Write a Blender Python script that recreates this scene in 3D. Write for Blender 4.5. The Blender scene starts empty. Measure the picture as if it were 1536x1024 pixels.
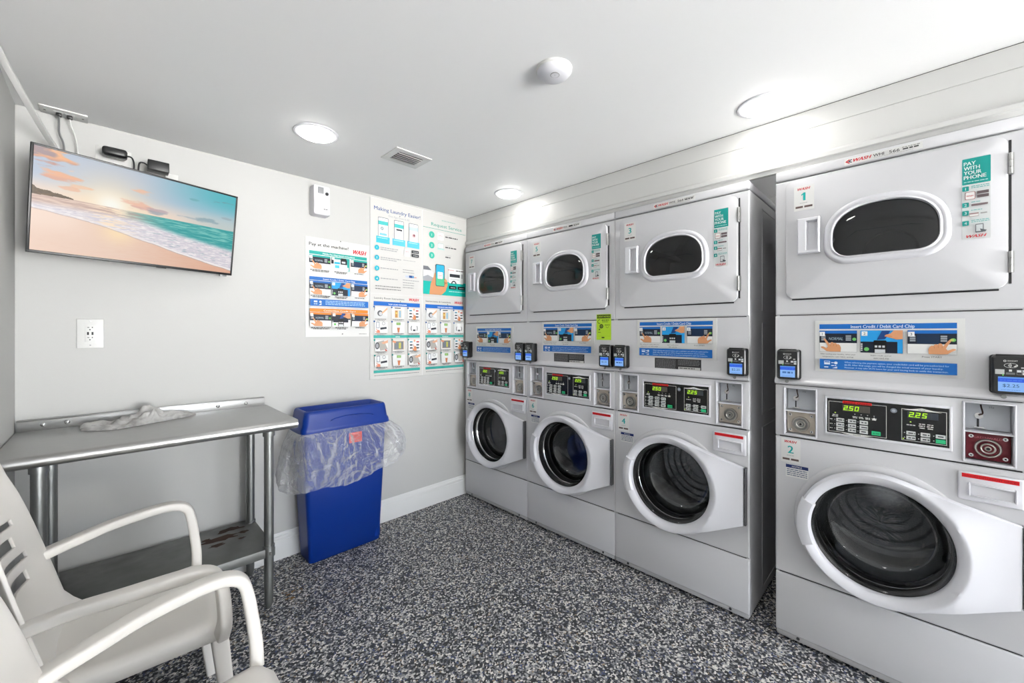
import bpy, bmesh, math, random
import numpy as np
from mathutils import Vector, Matrix, noise
R = math.radians
random.seed(7)
SC = bpy.context.scene
COL = SC.collection
EXPO = -0.16

# ------------------------------------------------------------------ materials
def lin(c):
    return c / 12.92 if c <= 0.04045 else ((c + 0.055) / 1.055) ** 2.4
def rgb(h):
    h = h.lstrip('#')
    return tuple(lin(int(h[i:i + 2], 16) / 255) for i in (0, 2, 4)) + (1.0,)
_M = {}
def mat(name, color, rough=0.5, metal=0.0, spec=0.5, coat=0.0, emit=None, estr=0.0, alpha=None):
    if name in _M:
        return _M[name]
    m = bpy.data.materials.new(name); m.use_nodes = True
    b = m.node_tree.nodes['Principled BSDF']
    if isinstance(color, str): color = rgb(color)
    b.inputs['Base Color'].default_value = color
    b.inputs['Roughness'].default_value = rough
    b.inputs['Metallic'].default_value = metal
    b.inputs['Specular IOR Level'].default_value = spec
    b.inputs['Coat Weight'].default_value = coat
    if emit:
        b.inputs['Emission Color'].default_value = rgb(emit) if isinstance(emit, str) else emit
        b.inputs['Emission Strength'].default_value = estr
    _M[name] = m
    return m
def ink(h):
    return mat('ink_' + h.lstrip('#'), h, 0.45, spec=0.3)
def glow(h, s=1.0):
    return mat('glow_' + h.lstrip('#'), '#000000', 0.4, emit=h, estr=s * 2 ** -EXPO)
def nodes(m):
    nt = m.node_tree
    return nt.nodes, nt.links, nt.nodes['Principled BSDF']
def add_bump(m, scale, strength, dist=0.002, detail=4.0, coord='Object', stretch=None):
    N, L, b = nodes(m)
    tc = N.new('ShaderNodeTexCoord'); nz = N.new('ShaderNodeTexNoise'); bp = N.new('ShaderNodeBump')
    nz.inputs['Scale'].default_value = scale; nz.inputs['Detail'].default_value = detail
    bp.inputs['Strength'].default_value = strength; bp.inputs['Distance'].default_value = dist
    src = tc.outputs[coord]
    if stretch:
        mp = N.new('ShaderNodeMapping'); mp.inputs['Scale'].default_value = stretch
        L.new(src, mp.inputs['Vector']); src = mp.outputs['Vector']
    L.new(src, nz.inputs['Vector']); L.new(nz.outputs['Fac'], bp.inputs['Height']); L.new(bp.outputs['Normal'], b.inputs['Normal'])
    return nz
def rough_noise(m, scale, lo, hi, stretch=None):
    N, L, b = nodes(m)
    tc = N.new('ShaderNodeTexCoord'); nz = N.new('ShaderNodeTexNoise'); mr = N.new('ShaderNodeMapRange')
    nz.inputs['Scale'].default_value = scale; nz.inputs['Detail'].default_value = 5
    mr.inputs['From Min'].default_value = .3; mr.inputs['From Max'].default_value = .7
    mr.inputs['To Min'].default_value = lo; mr.inputs['To Max'].default_value = hi
    src = tc.outputs['Object']
    if stretch:
        mp = N.new('ShaderNodeMapping'); mp.inputs['Scale'].default_value = stretch
        L.new(src, mp.inputs['Vector']); src = mp.outputs['Vector']
    L.new(src, nz.inputs['Vector']); L.new(nz.outputs['Fac'], mr.inputs['Value']); L.new(mr.outputs['Result'], b.inputs['Roughness'])

WALL = mat('wall_paint', '#c0c0be', 0.55, spec=0.3); add_bump(WALL, 60, 0.08, 0.002)
CEIL = mat('ceiling_paint', '#f6f6f6', 0.42, spec=0.35); rough_noise(CEIL, 4, 0.28, 0.55); add_bump(CEIL, 25, 0.06, 0.003)
TRIM = mat('trim_paint', '#d2d2d0', 0.4); add_bump(TRIM, 30, 0.04, 0.002, stretch=(8, .6, 8))
BASEB = mat('baseboard_paint', '#e8e8e6', 0.4)
ENAMEL = mat('white_enamel', '#d0d0d3', 0.26, spec=0.5, coat=0.15); add_bump(ENAMEL, 350, 0.03, 0.0004)
ENAMEL2 = mat('white_plastic', '#dadadf', 0.3)
CAVITY = mat('dark_cavity', '#2a2b2e', 0.7)
SEAM = mat('dark_seam', '#1c1d1f', 0.7)  # near-black colour for the gaps between panels
RUBBER = mat('grey_rubber', '#2c2d2f', 0.3)
CHROME = mat('chrome', '#d8d8d8', 0.12, metal=1.0)
STEEL = mat('stainless_steel', '#b9b9b8', 0.28, metal=1.0); rough_noise(STEEL, 30, 0.30, 0.44, (1, 30, 30))
NICKEL = mat('nickel', '#bdbab4', 0.32, metal=1.0)
GALV = mat('galvanised_steel', '#8f9190', 0.4, metal=0.9); rough_noise(GALV, 40, 0.3, 0.5)
SHELF = mat('galvanised_shelf', '#7d7e7c', 0.45, metal=0.75); rough_noise(SHELF, 12, 0.35, 0.6)
DRUM = mat('drum_steel', '#8d8f92', 0.27, metal=1.0)
DRYDRUM = mat('dryer_drum', '#a9acb0', 0.5, metal=0.2)
BLACKP = mat('black_plastic', '#141517', 0.35)
BLACKG = mat('black_gloss', '#0b0c0e', 0.15)
BLUEBIN = mat('blue_plastic', '#052e80', 0.36, spec=0.3); add_bump(BLUEBIN, 300, 0.05, 0.0005)
CHAIR = mat('chair_plastic', '#e4e0da', 0.4); add_bump(CHAIR, 500, 0.05, 0.0003)
PLATEW = mat('white_plate', '#d9d9d7', 0.35)
RUST = mat('rust_stain', '#3a2419', 0.8)

def glass_mat():
    m = bpy.data.materials.new('clear_glass'); m.use_nodes = True
    b = m.node_tree.nodes['Principled BSDF']
    b.inputs['Base Color'].default_value = (.93, .94, .95, 1); b.inputs['Roughness'].default_value = 0.0
    b.inputs['Transmission Weight'].default_value = 1.0; b.inputs['IOR'].default_value = 1.48
    return m
GLASS = glass_mat()
def tinted_glass():
    m = bpy.data.materials.new('smoked_glass'); m.use_nodes = True
    N, L = m.node_tree.nodes, m.node_tree.links
    N.clear()
    o = N.new('ShaderNodeOutputMaterial'); mx = N.new('ShaderNodeMixShader'); fr = N.new('ShaderNodeFresnel')
    t = N.new('ShaderNodeBsdfTransparent'); g = N.new('ShaderNodeBsdfGlossy')
    t.inputs['Color'].default_value = (.62, .63, .65, 1); g.inputs['Roughness'].default_value = 0.03
    fr.inputs['IOR'].default_value = 1.7
    L.new(fr.outputs[0], mx.inputs[0]); L.new(t.outputs[0], mx.inputs[1]); L.new(g.outputs[0], mx.inputs[2]); L.new(mx.outputs[0], o.inputs['Surface'])
    return m
SMOKED = tinted_glass()
def bag_mat():
    m = bpy.data.materials.new('clear_bag_film'); m.use_nodes = True
    N, L = m.node_tree.nodes, m.node_tree.links
    N.clear()
    o = N.new('ShaderNodeOutputMaterial'); mx = N.new('ShaderNodeMixShader'); lw = N.new('ShaderNodeLayerWeight'); mr = N.new('ShaderNodeMapRange')
    t = N.new('ShaderNodeBsdfTransparent'); p = N.new('ShaderNodeBsdfPrincipled')
    t.inputs['Color'].default_value = (.97, .97, .98, 1)
    p.inputs['Base Color'].default_value = (.85, .86, .88, 1); p.inputs['Roughness'].default_value = .16; p.inputs['Specular IOR Level'].default_value = 0.8
    lw.inputs['Blend'].default_value = .55
    mr.inputs['To Min'].default_value = .14; mr.inputs['To Max'].default_value = .85
    tc = N.new('ShaderNodeTexCoord'); nz = N.new('ShaderNodeTexNoise'); bp = N.new('ShaderNodeBump'); nz.inputs['Scale'].default_value = 7; nz.inputs['Detail'].default_value = 3; nz.inputs['Distortion'].default_value = 2.5
    bp.inputs['Strength'].default_value = .7; bp.inputs['Distance'].default_value = .03; L.new(tc.outputs['Object'], nz.inputs['Vector']); L.new(nz.outputs['Fac'], bp.inputs['Height']); L.new(bp.outputs[0], p.inputs['Normal']); L.new(bp.outputs[0], lw.inputs['Normal'])
    L.new(lw.outputs['Facing'], mr.inputs['Value']); L.new(mr.outputs['Result'], mx.inputs[0])
    L.new(t.outputs[0], mx.inputs[1]); L.new(p.outputs[0], mx.inputs[2]); L.new(mx.outputs[0], o.inputs['Surface'])
    return m
BAG = bag_mat()

def floor_mat():
    m = bpy.data.materials.new('speckled_rubber_floor'); m.use_nodes = True
    N, L, b = nodes(m)
    tc = N.new('ShaderNodeTexCoord')
    nz = N.new('ShaderNodeTexNoise'); nz.inputs['Scale'].default_value = 90; nz.inputs['Detail'].default_value = 2
    sub = N.new('ShaderNodeVectorMath'); sub.operation = 'MULTIPLY_ADD'
    sub.inputs[1].default_value = (.008, .008, .0); L.new(nz.outputs['Color'], sub.inputs[0]); L.new(tc.outputs['Object'], sub.inputs[2])
    L.new(tc.outputs['Object'], nz.inputs['Vector'])
    vo = N.new('ShaderNodeTexVoronoi'); vo.inputs['Scale'].default_value = 150; vo.voronoi_dimensions = '2D'
    L.new(sub.outputs[0], vo.inputs['Vector'])
    sp = N.new('ShaderNodeSeparateColor'); L.new(vo.outputs['Color'], sp.inputs[0])
    cr = N.new('ShaderNodeValToRGB'); cr.color_ramp.interpolation = 'CONSTANT'
    els = [(0, '#15161a'), (.22, '#23262e'), (.34, '#363b49'), (.44, '#595a5e'), (.54, '#808184'), (.65, '#a3a3a4'), (.76, '#c9c8c4'), (.87, '#e4e2dc'), (.95, '#94846f'), (.97, '#3f4c72')]
    e = cr.color_ramp.elements
    e[0].position = 0; e[0].color = rgb(els[0][1]); e[1].position = els[1][0]; e[1].color = rgb(els[1][1])
    for p, c in els[2:]:
        x = e.new(p); x.color = rgb(c)
    L.new(sp.outputs['Red'], cr.inputs[0]); L.new(cr.outputs[0], b.inputs['Base Color'])
    b.inputs['Roughness'].default_value = .5
    bp = N.new('ShaderNodeBump'); bp.inputs['Strength'].default_value = .25; bp.inputs['Distance'].default_value = .002
    L.new(sp.outputs['Green'], bp.inputs['Height']); L.new(bp.outputs[0], b.inputs['Normal'])
    return m
FLOOR = floor_mat()

# ------------------------------------------------------------------ objects
def tag(o, label=None, cat=None, group=None, kind=None):
    if label: o['label'] = label
    if cat: o['category'] = cat
    if group: o['group'] = group
    if kind: o['kind'] = kind
    return o
def empty(name, loc, rz=0.0, rot=None):
    o = bpy.data.objects.new(name, None); COL.objects.link(o)
    o.location = loc; o.rotation_euler = rot if rot else (0, 0, rz); o.empty_display_size = .05
    return o
def link(name, me, parent=None, loc=(0, 0, 0), rot=(0, 0, 0)):
    o = bpy.data.objects.new(name, me); COL.objects.link(o)
    o.location = loc; o.rotation_euler = rot
    if parent: o.parent = parent
    return o

class B:
    """collects shapes into one mesh"""
    def __init__(s): s.bm = bmesh.new(); s.mats = []
    def mi(s, m):
        if m not in s.mats: s.mats.append(m)
        return s.mats.index(m)
    def raw(s, verts, faces, m, M=None, flip=False):
        i = s.mi(m)
        vs = [s.bm.verts.new(M @ Vector(v) if M else v) for v in verts]
        for f in faces:
            try:
                fc = s.bm.faces.new([vs[k] for k in (reversed(f) if flip else f)]); fc.material_index = i
            except ValueError: pass
        return vs
    def box(s, x0, x1, y0, y1, z0, z1, m, bev=0.0, seg=2, M=None):
        t = bmesh.new()
        vs = [t.verts.new((x, y, z)) for x in (x0, x1) for y in (y0, y1) for z in (z0, z1)]
        for f in ((0, 1, 3, 2), (4, 6, 7, 5), (0, 4, 5, 1), (2, 3, 7, 6), (0, 2, 6, 4), (1, 5, 7, 3)):
            t.faces.new([vs[k] for k in f])
        if bev > 0:
            bmesh.ops.bevel(t, geom=list(t.edges), offset=bev, segments=seg, affect='EDGES', profile=.5)
        s.merge(t, m, M)
    def merge(s, t, m, M=None):
        i = s.mi(m)
        for f in t.faces: f.material_index = i
        if M: bmesh.ops.transform(t, matrix=M, verts=t.verts)
        me = bpy.data.meshes.new('t'); t.to_mesh(me); t.free()
        s.bm.from_mesh(me); bpy.data.meshes.remove(me)
    def cyl(s, p0, p1, r0, m, r1=None, n=20, caps=True):
        s.tube([p0, p1], [r0, r0 if r1 is None else r1], m, n, caps)
    def tube(s, path, rad, m, n=10, caps=True, rect=None, up=None):
        P = [Vector(p) for p in path]
        if not isinstance(rad, (list, tuple)): rad = [rad] * len(P)
        T = []
        for k in range(len(P)):
            a = P[max(0, k - 1)]; b = P[min(len(P) - 1, k + 1)]
            T.append((b - a).normalized())
        u = Vector(up) if up else (Vector((0, 0, 1)) if abs(T[0].z) < .9 else Vector((1, 0, 0)))
        i = s.mi(m); rings = []
        for k, p in enumerate(P):
            t = T[k]
            u = (u - t * u.dot(t)).normalized(); w = t.cross(u)
            ring = []
            if rect:
                hx, hy, rr = rect[k] if isinstance(rect, list) else rect
                sec = rrect(hx, hy, rr, 3)
            else:
                sec = [(math.cos(2 * math.pi * q / n) * rad[k], math.sin(2 * math.pi * q / n) * rad[k]) for q in range(n)]
            for a, b in sec: ring.append(s.bm.verts.new(p + w * a + u * b))
            rings.append(ring)
        nn = len(rings[0])
        for k in range(len(rings) - 1):
            for q in range(nn):
                f = s.bm.faces.new((rings[k][q], rings[k][(q + 1) % nn], rings[k + 1][(q + 1) % nn], rings[k + 1][q])); f.material_index = i
        if caps:
            f = s.bm.faces.new(list(reversed(rings[0]))); f.material_index = i
            f = s.bm.faces.new(rings[-1]); f.material_index = i
    def loft(s, rings, m, caps=(False, False), closed=True):
        i = s.mi(m)
        V = [[s.bm.verts.new(p) for p in r] for r in rings]
        n = len(V[0])
        for k in range(len(V) - 1):
            for q in range(n if closed else n - 1):
                f = s.bm.faces.new((V[k][q], V[k][(q + 1) % n], V[k + 1][(q + 1) % n], V[k + 1][q])); f.material_index = i
        if caps[0]: f = s.bm.faces.new(list(reversed(V[0]))); f.material_index = i
        if caps[1]: f = s.bm.faces.new(V[-1]); f.material_index = i
    def lathe(s, prof, m, c=(0, 0, 0), axis='Y', n=64, closed=False):
        """prof: list of (radius, along-axis)"""
        rings = []
        for r, h in prof:
            r = max(r, 1e-4)
            ring = []
            for q in range(n):
                a = 2 * math.pi * q / n
                if axis == 'Y': ring.append((c[0] + r * math.cos(a), c[1] + h, c[2] + r * math.sin(a)))
                else: ring.append((c[0] + r * math.cos(a), c[1] + r * math.sin(a), c[2] + h))
            rings.append(ring)
        if closed: rings.append(rings[0])
        s.loft(rings, m)
        if closed: bmesh.ops.remove_doubles(s.bm, verts=s.bm.verts, dist=1e-6)
    def mesh(s, name, smooth=35):
        bmesh.ops.recalc_face_normals(s.bm, faces=s.bm.faces)
        me = bpy.data.meshes.new(name); s.bm.to_mesh(me); s.bm.free()
        for m in s.mats: me.materials.append(m)
        if smooth:
            me.polygons.foreach_set('use_smooth', [True] * len(me.polygons))
            me.set_sharp_from_angle(angle=R(smooth))
        return me
    def done(s, name, parent=None, loc=(0, 0, 0), rot=(0, 0, 0), smooth=35):
        return link(name, s.mesh(name, smooth), parent, loc, rot)

def rrect(hx, hy, r, n=4):
    pts = []
    for cx, cy, a0 in ((hx - r, hy - r, 0), (-hx + r, hy - r, 90), (-hx + r, -hy + r, 180), (hx - r, -hy + r, 270)):
        for k in range(n + 1):
            a = R(a0 + 90 * k / n); pts.append((cx + r * math.cos(a), cy + r * math.sin(a)))
    return pts
def bez(pts, n=8):
    """Catmull-Rom through points"""
    P = [Vector(p) for p in pts]; P = [2 * P[0] - P[1]] + P + [2 * P[-1] - P[-2]]
    out = []
    for i in range(1, len(P) - 2):
        for k in range(n):
            t = k / n; a, b, c, d = P[i - 1:i + 3]
            out.append(.5 * ((2 * b) + (c - a) * t + (2 * a - 5 * b + 4 * c - d) * t * t + (3 * b - a - 3 * c + d) * t ** 3))
    out.append(P[-2]); return out

# ------------------------------------------------------------------ printed sheets and lettering
_T = {}
def text_geo(txt, bold, shear):
    k = (txt, shear)
    if k not in _T:
        c = bpy.data.curves.new('lettering', 'FONT'); c.body = txt; c.size = 1; c.resolution_u = 2
        c.shear = shear; c.fill_mode = 'FRONT'
        o = bpy.data.objects.new('lettering', c); COL.objects.link(o)
        bpy.context.view_layer.update()
        me = o.evaluated_get(bpy.context.evaluated_depsgraph_get()).to_mesh()
        vs = [(v.co.x, v.co.y) for v in me.vertices]; fs = [tuple(p.vertices) for p in me.polygons]
        bpy.data.objects.remove(o); bpy.data.curves.remove(c)
        xs = [v[0] for v in vs] or [0, 1]; x0, x1 = min(xs), max(xs)
        _T[k] = ([(x - x0, y) for x, y in vs], fs, max(x1 - x0, 1e-6))
    return _T[k]

class Sheet:
    """flat print: x right, z up, facing -y; later layers sit a hair in front"""
    STEP = 0.00012
    def __init__(s, w, h, base=None, thick=0.001, r=0.0):
        s.v = []; s.f = []; s.fm = []; s.mats = []; s.L = 0; s.w = w; s.h = h; s.thick = thick
        if base is not None:
            m = s.mi(base)
            pts = [(x + w / 2, y + h / 2) for x, y in rrect(w / 2, h / 2, max(r, 1e-4), 3 if r else 1)]
            n = len(pts); k = len(s.v)
            s.v += [(x, 0, y) for x, y in pts] + [(x, -thick, y) for x, y in pts]
            s.f += [tuple(range(k, k + n)), tuple(reversed(range(k + n, k + 2 * n)))]; s.fm += [m, m]
            s.f[-1], s.f[-2] = tuple(range(k + n, k + 2 * n)), tuple(reversed(range(k, k + n)))
            for q in range(n):
                s.f.append((k + q, k + (q + 1) % n, k + n + (q + 1) % n, k + n + q)); s.fm.append(m)
    def mi(s, m):
        if isinstance(m, str): m = ink(m)
        if m not in s.mats: s.mats.append(m)
        return s.mats.index(m)
    def y(s): return -s.thick - s.STEP * s.L
    def poly(s, pts, c, lay=True):
        if lay: s.L += 1
        k = len(s.v); y = s.y()
        s.v += [(x, y, z) for x, z in pts]; s.f.append(tuple(range(k, k + len(pts)))); s.fm.append(s.mi(c))
    def rect(s, x0, x1, z0, z1, c, r=0, lay=True):
        if r:
            s.poly([((x0 + x1) / 2 + a, (z0 + z1) / 2 + b) for a, b in rrect(abs(x1 - x0) / 2, abs(z1 - z0) / 2, r, 3)], c, lay)
        else: s.poly([(x0, z0), (x1, z0), (x1, z1), (x0, z1)], c, lay)
    def frame(s, x0, x1, z0, z1, t, c):
        s.L += 1
        for a in ((x0, x1, z0, z0 + t), (x0, x1, z1 - t, z1), (x0, x0 + t, z0 + t, z1 - t), (x1 - t, x1, z0 + t, z1 - t)): s.rect(*a, c, lay=False)
    def circ(s, x, z, r, c, n=20, rz=None):
        s.poly([(x + r * math.cos(2 * math.pi * k / n), z + (rz or r) * math.sin(2 * math.pi * k / n)) for k in range(n)], c)
    def ring(s, x, z, r0, r1, c, a0=0, a1=360, n=24):
        s.L += 1
        for k in range(n):
            a, b = R(a0 + (a1 - a0) * k / n), R(a0 + (a1 - a0) * (k + 1) / n)
            s.poly([(x + r0 * math.cos(a), z + r0 * math.sin(a)), (x + r1 * math.cos(a), z + r1 * math.sin(a)), (x + r1 * math.cos(b), z + r1 * math.sin(b)), (x + r0 * math.cos(b), z + r0 * math.sin(b))], c, False)
    def line(s, x0, z0, x1, z1, t, c):
        d = Vector((x1 - x0, z1 - z0)); n = Vector((-d.y, d.x)).normalized() * t / 2
        s.poly([(x0 - n.x, z0 - n.y), (x1 - n.x, z1 - n.y), (x1 + n.x, z1 + n.y), (x0 + n.x, z0 + n.y)], c)
    def text(s, t, x, z, h, c, w=None, al='l', bold=0.0, shear=0.0):
        vs, fs, wid = text_geo(t, bold, shear)
        sy = h / .72; sx = sy if w is None else w / wid
        W = wid * sx; x -= {'l': 0, 'c': W / 2, 'r': W}[al]
        m = s.mi(c)
        for d in ((0.0,) if not bold else (-bold, 0.0, bold)):      # heavier strokes: the letters struck thrice
            s.L += 1; k = len(s.v); y = s.y()
            s.v += [(x + a * sx + d * h * 1.2, y, z + b * sy) for a, b in vs]
            for f in fs: s.f.append(tuple(k + q for q in f)); s.fm.append(m)
    def greek(s, x0, x1, z, h, c, seed=0):
        """illegible fine print: a row of word-long dashes"""
        rnd = random.Random(int((x0 * 7 + z * 13 + seed) * 1e5)); s.L += 1; x = x0
        while x < x1 - h * .5:
            w = min(h * rnd.uniform(1.2, 4.2), x1 - x); s.rect(x, x + w, z, z + h, c, lay=False); x += w + h * .55
    def mesh(s, name):
        me = bpy.data.meshes.new(name)
        me.from_pydata(s.v, [], s.f); 
        for m in s.mats: me.materials.append(m)
        me.polygons.foreach_set('material_index', s.fm); me.update()
        return me
    def done(s, name, parent=None, loc=(0, 0, 0), rot=(0, 0, 0)):
        return link(name, s.mesh(name), parent, loc, rot)

HAND = [(.02, .96), (.07, 1.0), (.13, .97), (.25, .74), (.37, .52), (.42, .70), (.49, .74), (.56, .70), (.58, .62), (.66, .68), (.73, .63), (.76, .55), (.84, .57), (.92, .47), (.97, .30), (.95, 0), (.45, 0), (.30, .12), (.10, .33), (-.04, .38), (-.10, .34), (.05, .17), (.20, .36), (.24, .50)]
SKIN, SKIN2 = '#c98f66', '#a9714b'
def hand(s, x, z, w, h, flip=False, c=SKIN):
    P = [(p if p[0] is None else p) for p in HAND[:-3] + [(.18, .02), (.26, .40)]]
    P = [(.02, .96), (.07, 1.0), (.13, .97), (.28, .72), (.38, .52), (.42, .68), (.49, .73), (.56, .69), (.59, .62), (.66, .67), (.73, .62), (.76, .55), (.84, .57), (.92, .47), (.97, .30), (.95, 0), (.42, 0), (.28, .10), (.02, .36), (-.10, .34), (.10, .12), (.20, .02), (.30, .30), (.20, .58)]
    P = [(.02, .96), (.07, 1.0), (.13, .97), (.28, .72), (.38, .52), (.42, .68), (.49, .73), (.56, .69), (.59, .62), (.66, .67), (.73, .62), (.76, .55), (.84, .57), (.92, .47), (.97, .30), (.95, 0), (.40, 0), (.22, .14), (.05, .34), (-.06, .36), (-.10, .30), (.06, .10)]
    P = P[:16] + [(.40, 0), (.20, .02), (.02, .20), (-.12, .30), (-.10, .37), (.0, .38), (.20, .26), (.27, .38), (.20, .58)]
    f = (lambda q: x + w * (1 - q)) if flip else (lambda q: x + w * q)
    s.poly([(f(a), z + h * b) for a, b in P], c)
    for a, b, a2, b2 in ((.58, .62, .57, .42), (.75, .56, .72, .38), (.42, .55, .42, .40)):
        s.line(f(a), z + h * b, f(a2), z + h * b2, w * .02, SKIN2)
def wash_logo(s, x, z, h, w, al='l', c='#c2202b'):
    s.text('WASH', x, z, h, c, w=w, al=al, bold=.045, shear=.35)
SEG = {'0': 'abcdef', '2': 'abged', '5': 'afgcd', '.': ''}
def seg7(s, ch, x, z, w, h, c, t):
    sl = .16
    def q(a0, b0, a1, b1):
        P = [(x + a0 + sl * b0, z + b0), (x + a1 + sl * b0, z + b0), (x + a1 + sl * b1, z + b1), (x + a0 + sl * b1, z + b1)]
        s.poly(P, c, False)
    for k in SEG[ch]:
        {'a': lambda: q(0, h - t, w, h), 'g': lambda: q(0, h / 2 - t / 2, w, h / 2 + t / 2), 'd': lambda: q(0, 0, w, t),
         'b': lambda: q(w - t, h / 2, w, h), 'c': lambda: q(w - t, 0, w, h / 2), 'f': lambda: q(0, h / 2, t, h), 'e': lambda: q(0, 0, t, h / 2)}[k]()
# ------------------------------------------------------------------ room
MX, BY, CZ, SX, LX, HC = 2.0427, 2.6145, 2.2512, 2.0832, -0.273, 1.3124
RX, FY = 3.25, -4.2
W = .683
def slab(name, x0, x1, y0, y1, z0, z1, m, kind='structure'):
    b = B(); b.box(x0, x1, y0, y1, z0, z1, m); o = b.done(name, smooth=0); tag(o, kind=kind); return o
slab('floor', LX - .1, RX + .1, FY - .1, BY + .1, -.08, 0, FLOOR)
slab('ceiling', LX - .1, RX + .1, FY - .1, BY + .1, CZ, CZ + .08, CEIL)
slab('wall_back', LX - .1, RX + .1, BY, BY + .1, 0, CZ, WALL)
slab('wall_left', LX - .1, LX, FY - .1, BY, 0, CZ, WALL)
slab('wall_right', RX, RX + .1, FY - .1, BY, 0, CZ, WALL)
b = B()                                             # wall behind the camera; its unseen doorway is added to let fill light in
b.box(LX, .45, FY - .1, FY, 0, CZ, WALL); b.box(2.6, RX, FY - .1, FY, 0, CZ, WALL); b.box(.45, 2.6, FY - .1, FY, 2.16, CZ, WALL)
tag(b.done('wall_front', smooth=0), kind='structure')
# soffit board over the machines, with plank joints and a stepped moulding along its foot
b = B()
b.box(SX, SX + .02, FY, BY, 2.1715, CZ - .003, TRIM, .0012, 1); b.box(SX, SX + .02, FY, BY, 2.03, 2.1705, TRIM, .0012, 1)
b.box(SX + .004, SX + .018, FY, BY, CZ - .004, CZ, SEAM)
tag(b.done('trim_1'), 'white plank board boxed across the wall above the row of machines', kind='structure')
b = B()
b.loft([[(x, y, z) for x, z in ((SX + .02, 2.015), (SX - .004, 2.015), (SX - .006, 2.03), (SX - .016, 2.034), (SX - .018, 2.05), (SX - .012, 2.058), (SX - .002, 2.062), (SX + .002, 2.062))] for y in (FY, BY)], TRIM, (True, True))
tag(b.done('trim_2', smooth=25), 'white moulding strip along the foot of the board above the machines', kind='structure')
# baseboards
def baseboard(name, p0, p1):
    prof = [(0, 0), (.014, 0), (.014, .108), (.011, .112), (.011, .118), (.014, .121), (.013, .132), (.008, .138), (.008, .142), (.004, .152), (0, .152)]
    d = (Vector(p1) - Vector(p0)).normalized(); n = Vector((d.y, -d.x, 0))
    b = B(); b.loft([[tuple(Vector(p) + n * a + Vector((0, 0, h))) for a, h in prof] for p in (p0, p1)], BASEB, (True, True))
    tag(b.done(name, smooth=20), kind='structure')
baseboard('baseboard_back', (LX, BY, 0), (RX, BY, 0))
baseboard('baseboard_left', (LX, FY, 0), (LX, BY, 0))

# ------------------------------------------------------------------ instruction pictures
def badge(s, x, z, r, n):
    s.rect(x - r, x + r, z - r, z + r, '#f2f2f0'); s.text(n, x, z - r * .6, r * 1.2, '#4a4a4a', al='c')
def pic_point(s, x, z, w, h, bar, n, right, normal=True, caption=True):
    s.rect(x, x + w, z, z + h, '#8b8f93'); s.rect(x + w * .006, x + w * .994, z + h * .01, z + h * .46, '#e9e9e7')
    s.rect(x, x + w, z + h * .42, z + h * .86, '#0c1626'); s.rect(x, x + w, z + h * .86, z + h, bar)
    if right: s.rect(x + w * .2, x + w * .66, z + h * .44, z + h * .84, '#0d2440')
    for k in range(3):
        zz = z + h * (.53 + .09 * k)
        s.rect(x + w * .05, x + w * .17, zz, zz + h * .065, '#9aa0a6'); s.rect(x + w * (.68 if right else .71), x + w * (.81 if right else .85), zz, zz + h * .065, '#9aa0a6')
    if normal and not right: s.text('NORMAL', x + w * .26, z + h * .55, h * .14, '#9fb2bd', w=w * .38, shear=.15)
    s.circ(x + w * .93, z + h * .6, h * .07, '#67b560')
    hand(s, x + w * (.42 if right else .10), z + h * .01, w * .5, h * .62, flip=right)
    if right: s.circ(x + w * .905, z + h * .6, h * .055, '#b9c36a')
    badge(s, x + w * .08, z + h * .84, h * .1, n)
def pic_insert(s, x, z, w, h, n, tap=False, bg='#1f8fd0'):
    s.rect(x, x + w, z, z + h, bg if not tap else '#e9e9e7'); s.rect(x, x + w * .88, z, z + h * .5, '#0c1626')
    if tap: s.rect(x, x + w, z + h * .5, z + h * .88, '#0c1626'); s.rect(x, x + w, z + h * .88, z + h, bg); s.rect(x, x + w, z, z + h * .3, '#e9e9e7')
    for k in range(4): s.rect(x + w * .01, x + w * .05, z + h * (.08 + .09 * k), z + h * (.14 + .09 * k), '#d8d8d8')
    s.circ(x + w * .15, z + h * .16, h * .085, '#67b560'); s.rect(x + w * .32, x + w * .63, z, z + h * .56, '#050607', r=w * .03)
    s.poly([(x + w * .40, z + h * .58), (x + w * .52, z + h * .98), (x + w * .72, z + h * .98), (x + w * .6, z + h * .62)], '#123c78')
    s.rect(x + w * .35, x + w * .6, z, z + h * .16, '#c9cdd0')
    for k in range(3): s.rect(x + w * (.35 + .09 * k), x + w * (.41 + .09 * k), z + h * .24, z + h * .33, '#cfd2d4')
    s.poly([(x + w * .58, z + h * .74), (x + w * .60, z + h * .80), (x + w * .72, z + h * .86), (x + w * .80, z + h), (x + w, z + h), (x + w, z + h * .62), (x + w * .86, z + h * .60), (x + w * .72, z + h * .68)], SKIN)
    s.line(x + w * .6, z + h * .76, x + w * .76, z + h * .74, h * .02, SKIN2)
    badge(s, x + w * .10, z + h * .86, h * .1, n)
def pic_phone(s, x, z, w, h, n, bg):
    s.rect(x, x + w, z, z + h, '#e9e9e7'); s.rect(x, x + w, z + h * .5, z + h * .9, '#0c1626'); s.rect(x, x + w, z + h * .88, z + h, bg)
    s.rect(x + w * .86, x + w, z + h * .02, z + h, bg); s.rect(x + w * .52, x + w * .82, z + h * .55, z + h * .97, '#050607', r=w * .03); s.rect(x + w * .57, x + w * .77, z + h * .6, z + h * .74, '#c9cdd0')
    s.rect(x + w * .13, x + w * .5, z, z + h * .86, '#dfe9ee', r=w * .03); s.rect(x + w * .16, x + w * .47, z + h * .5, z + h * .66, '#2aa6c2'); s.rect(x + w * .2, x + w * .43, z + h * .2, z + h * .42, '#49b4d6')
    s.rect(x + w * .84, x + w * .95, z + h * .05, z + h * .3, '#eef0f0')
    badge(s, x + w * .10, z + h * .88, h * .09, n)
BLUE, TEAL, ORANGE = '#1160ad', '#179a92', '#d97b22'

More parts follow.
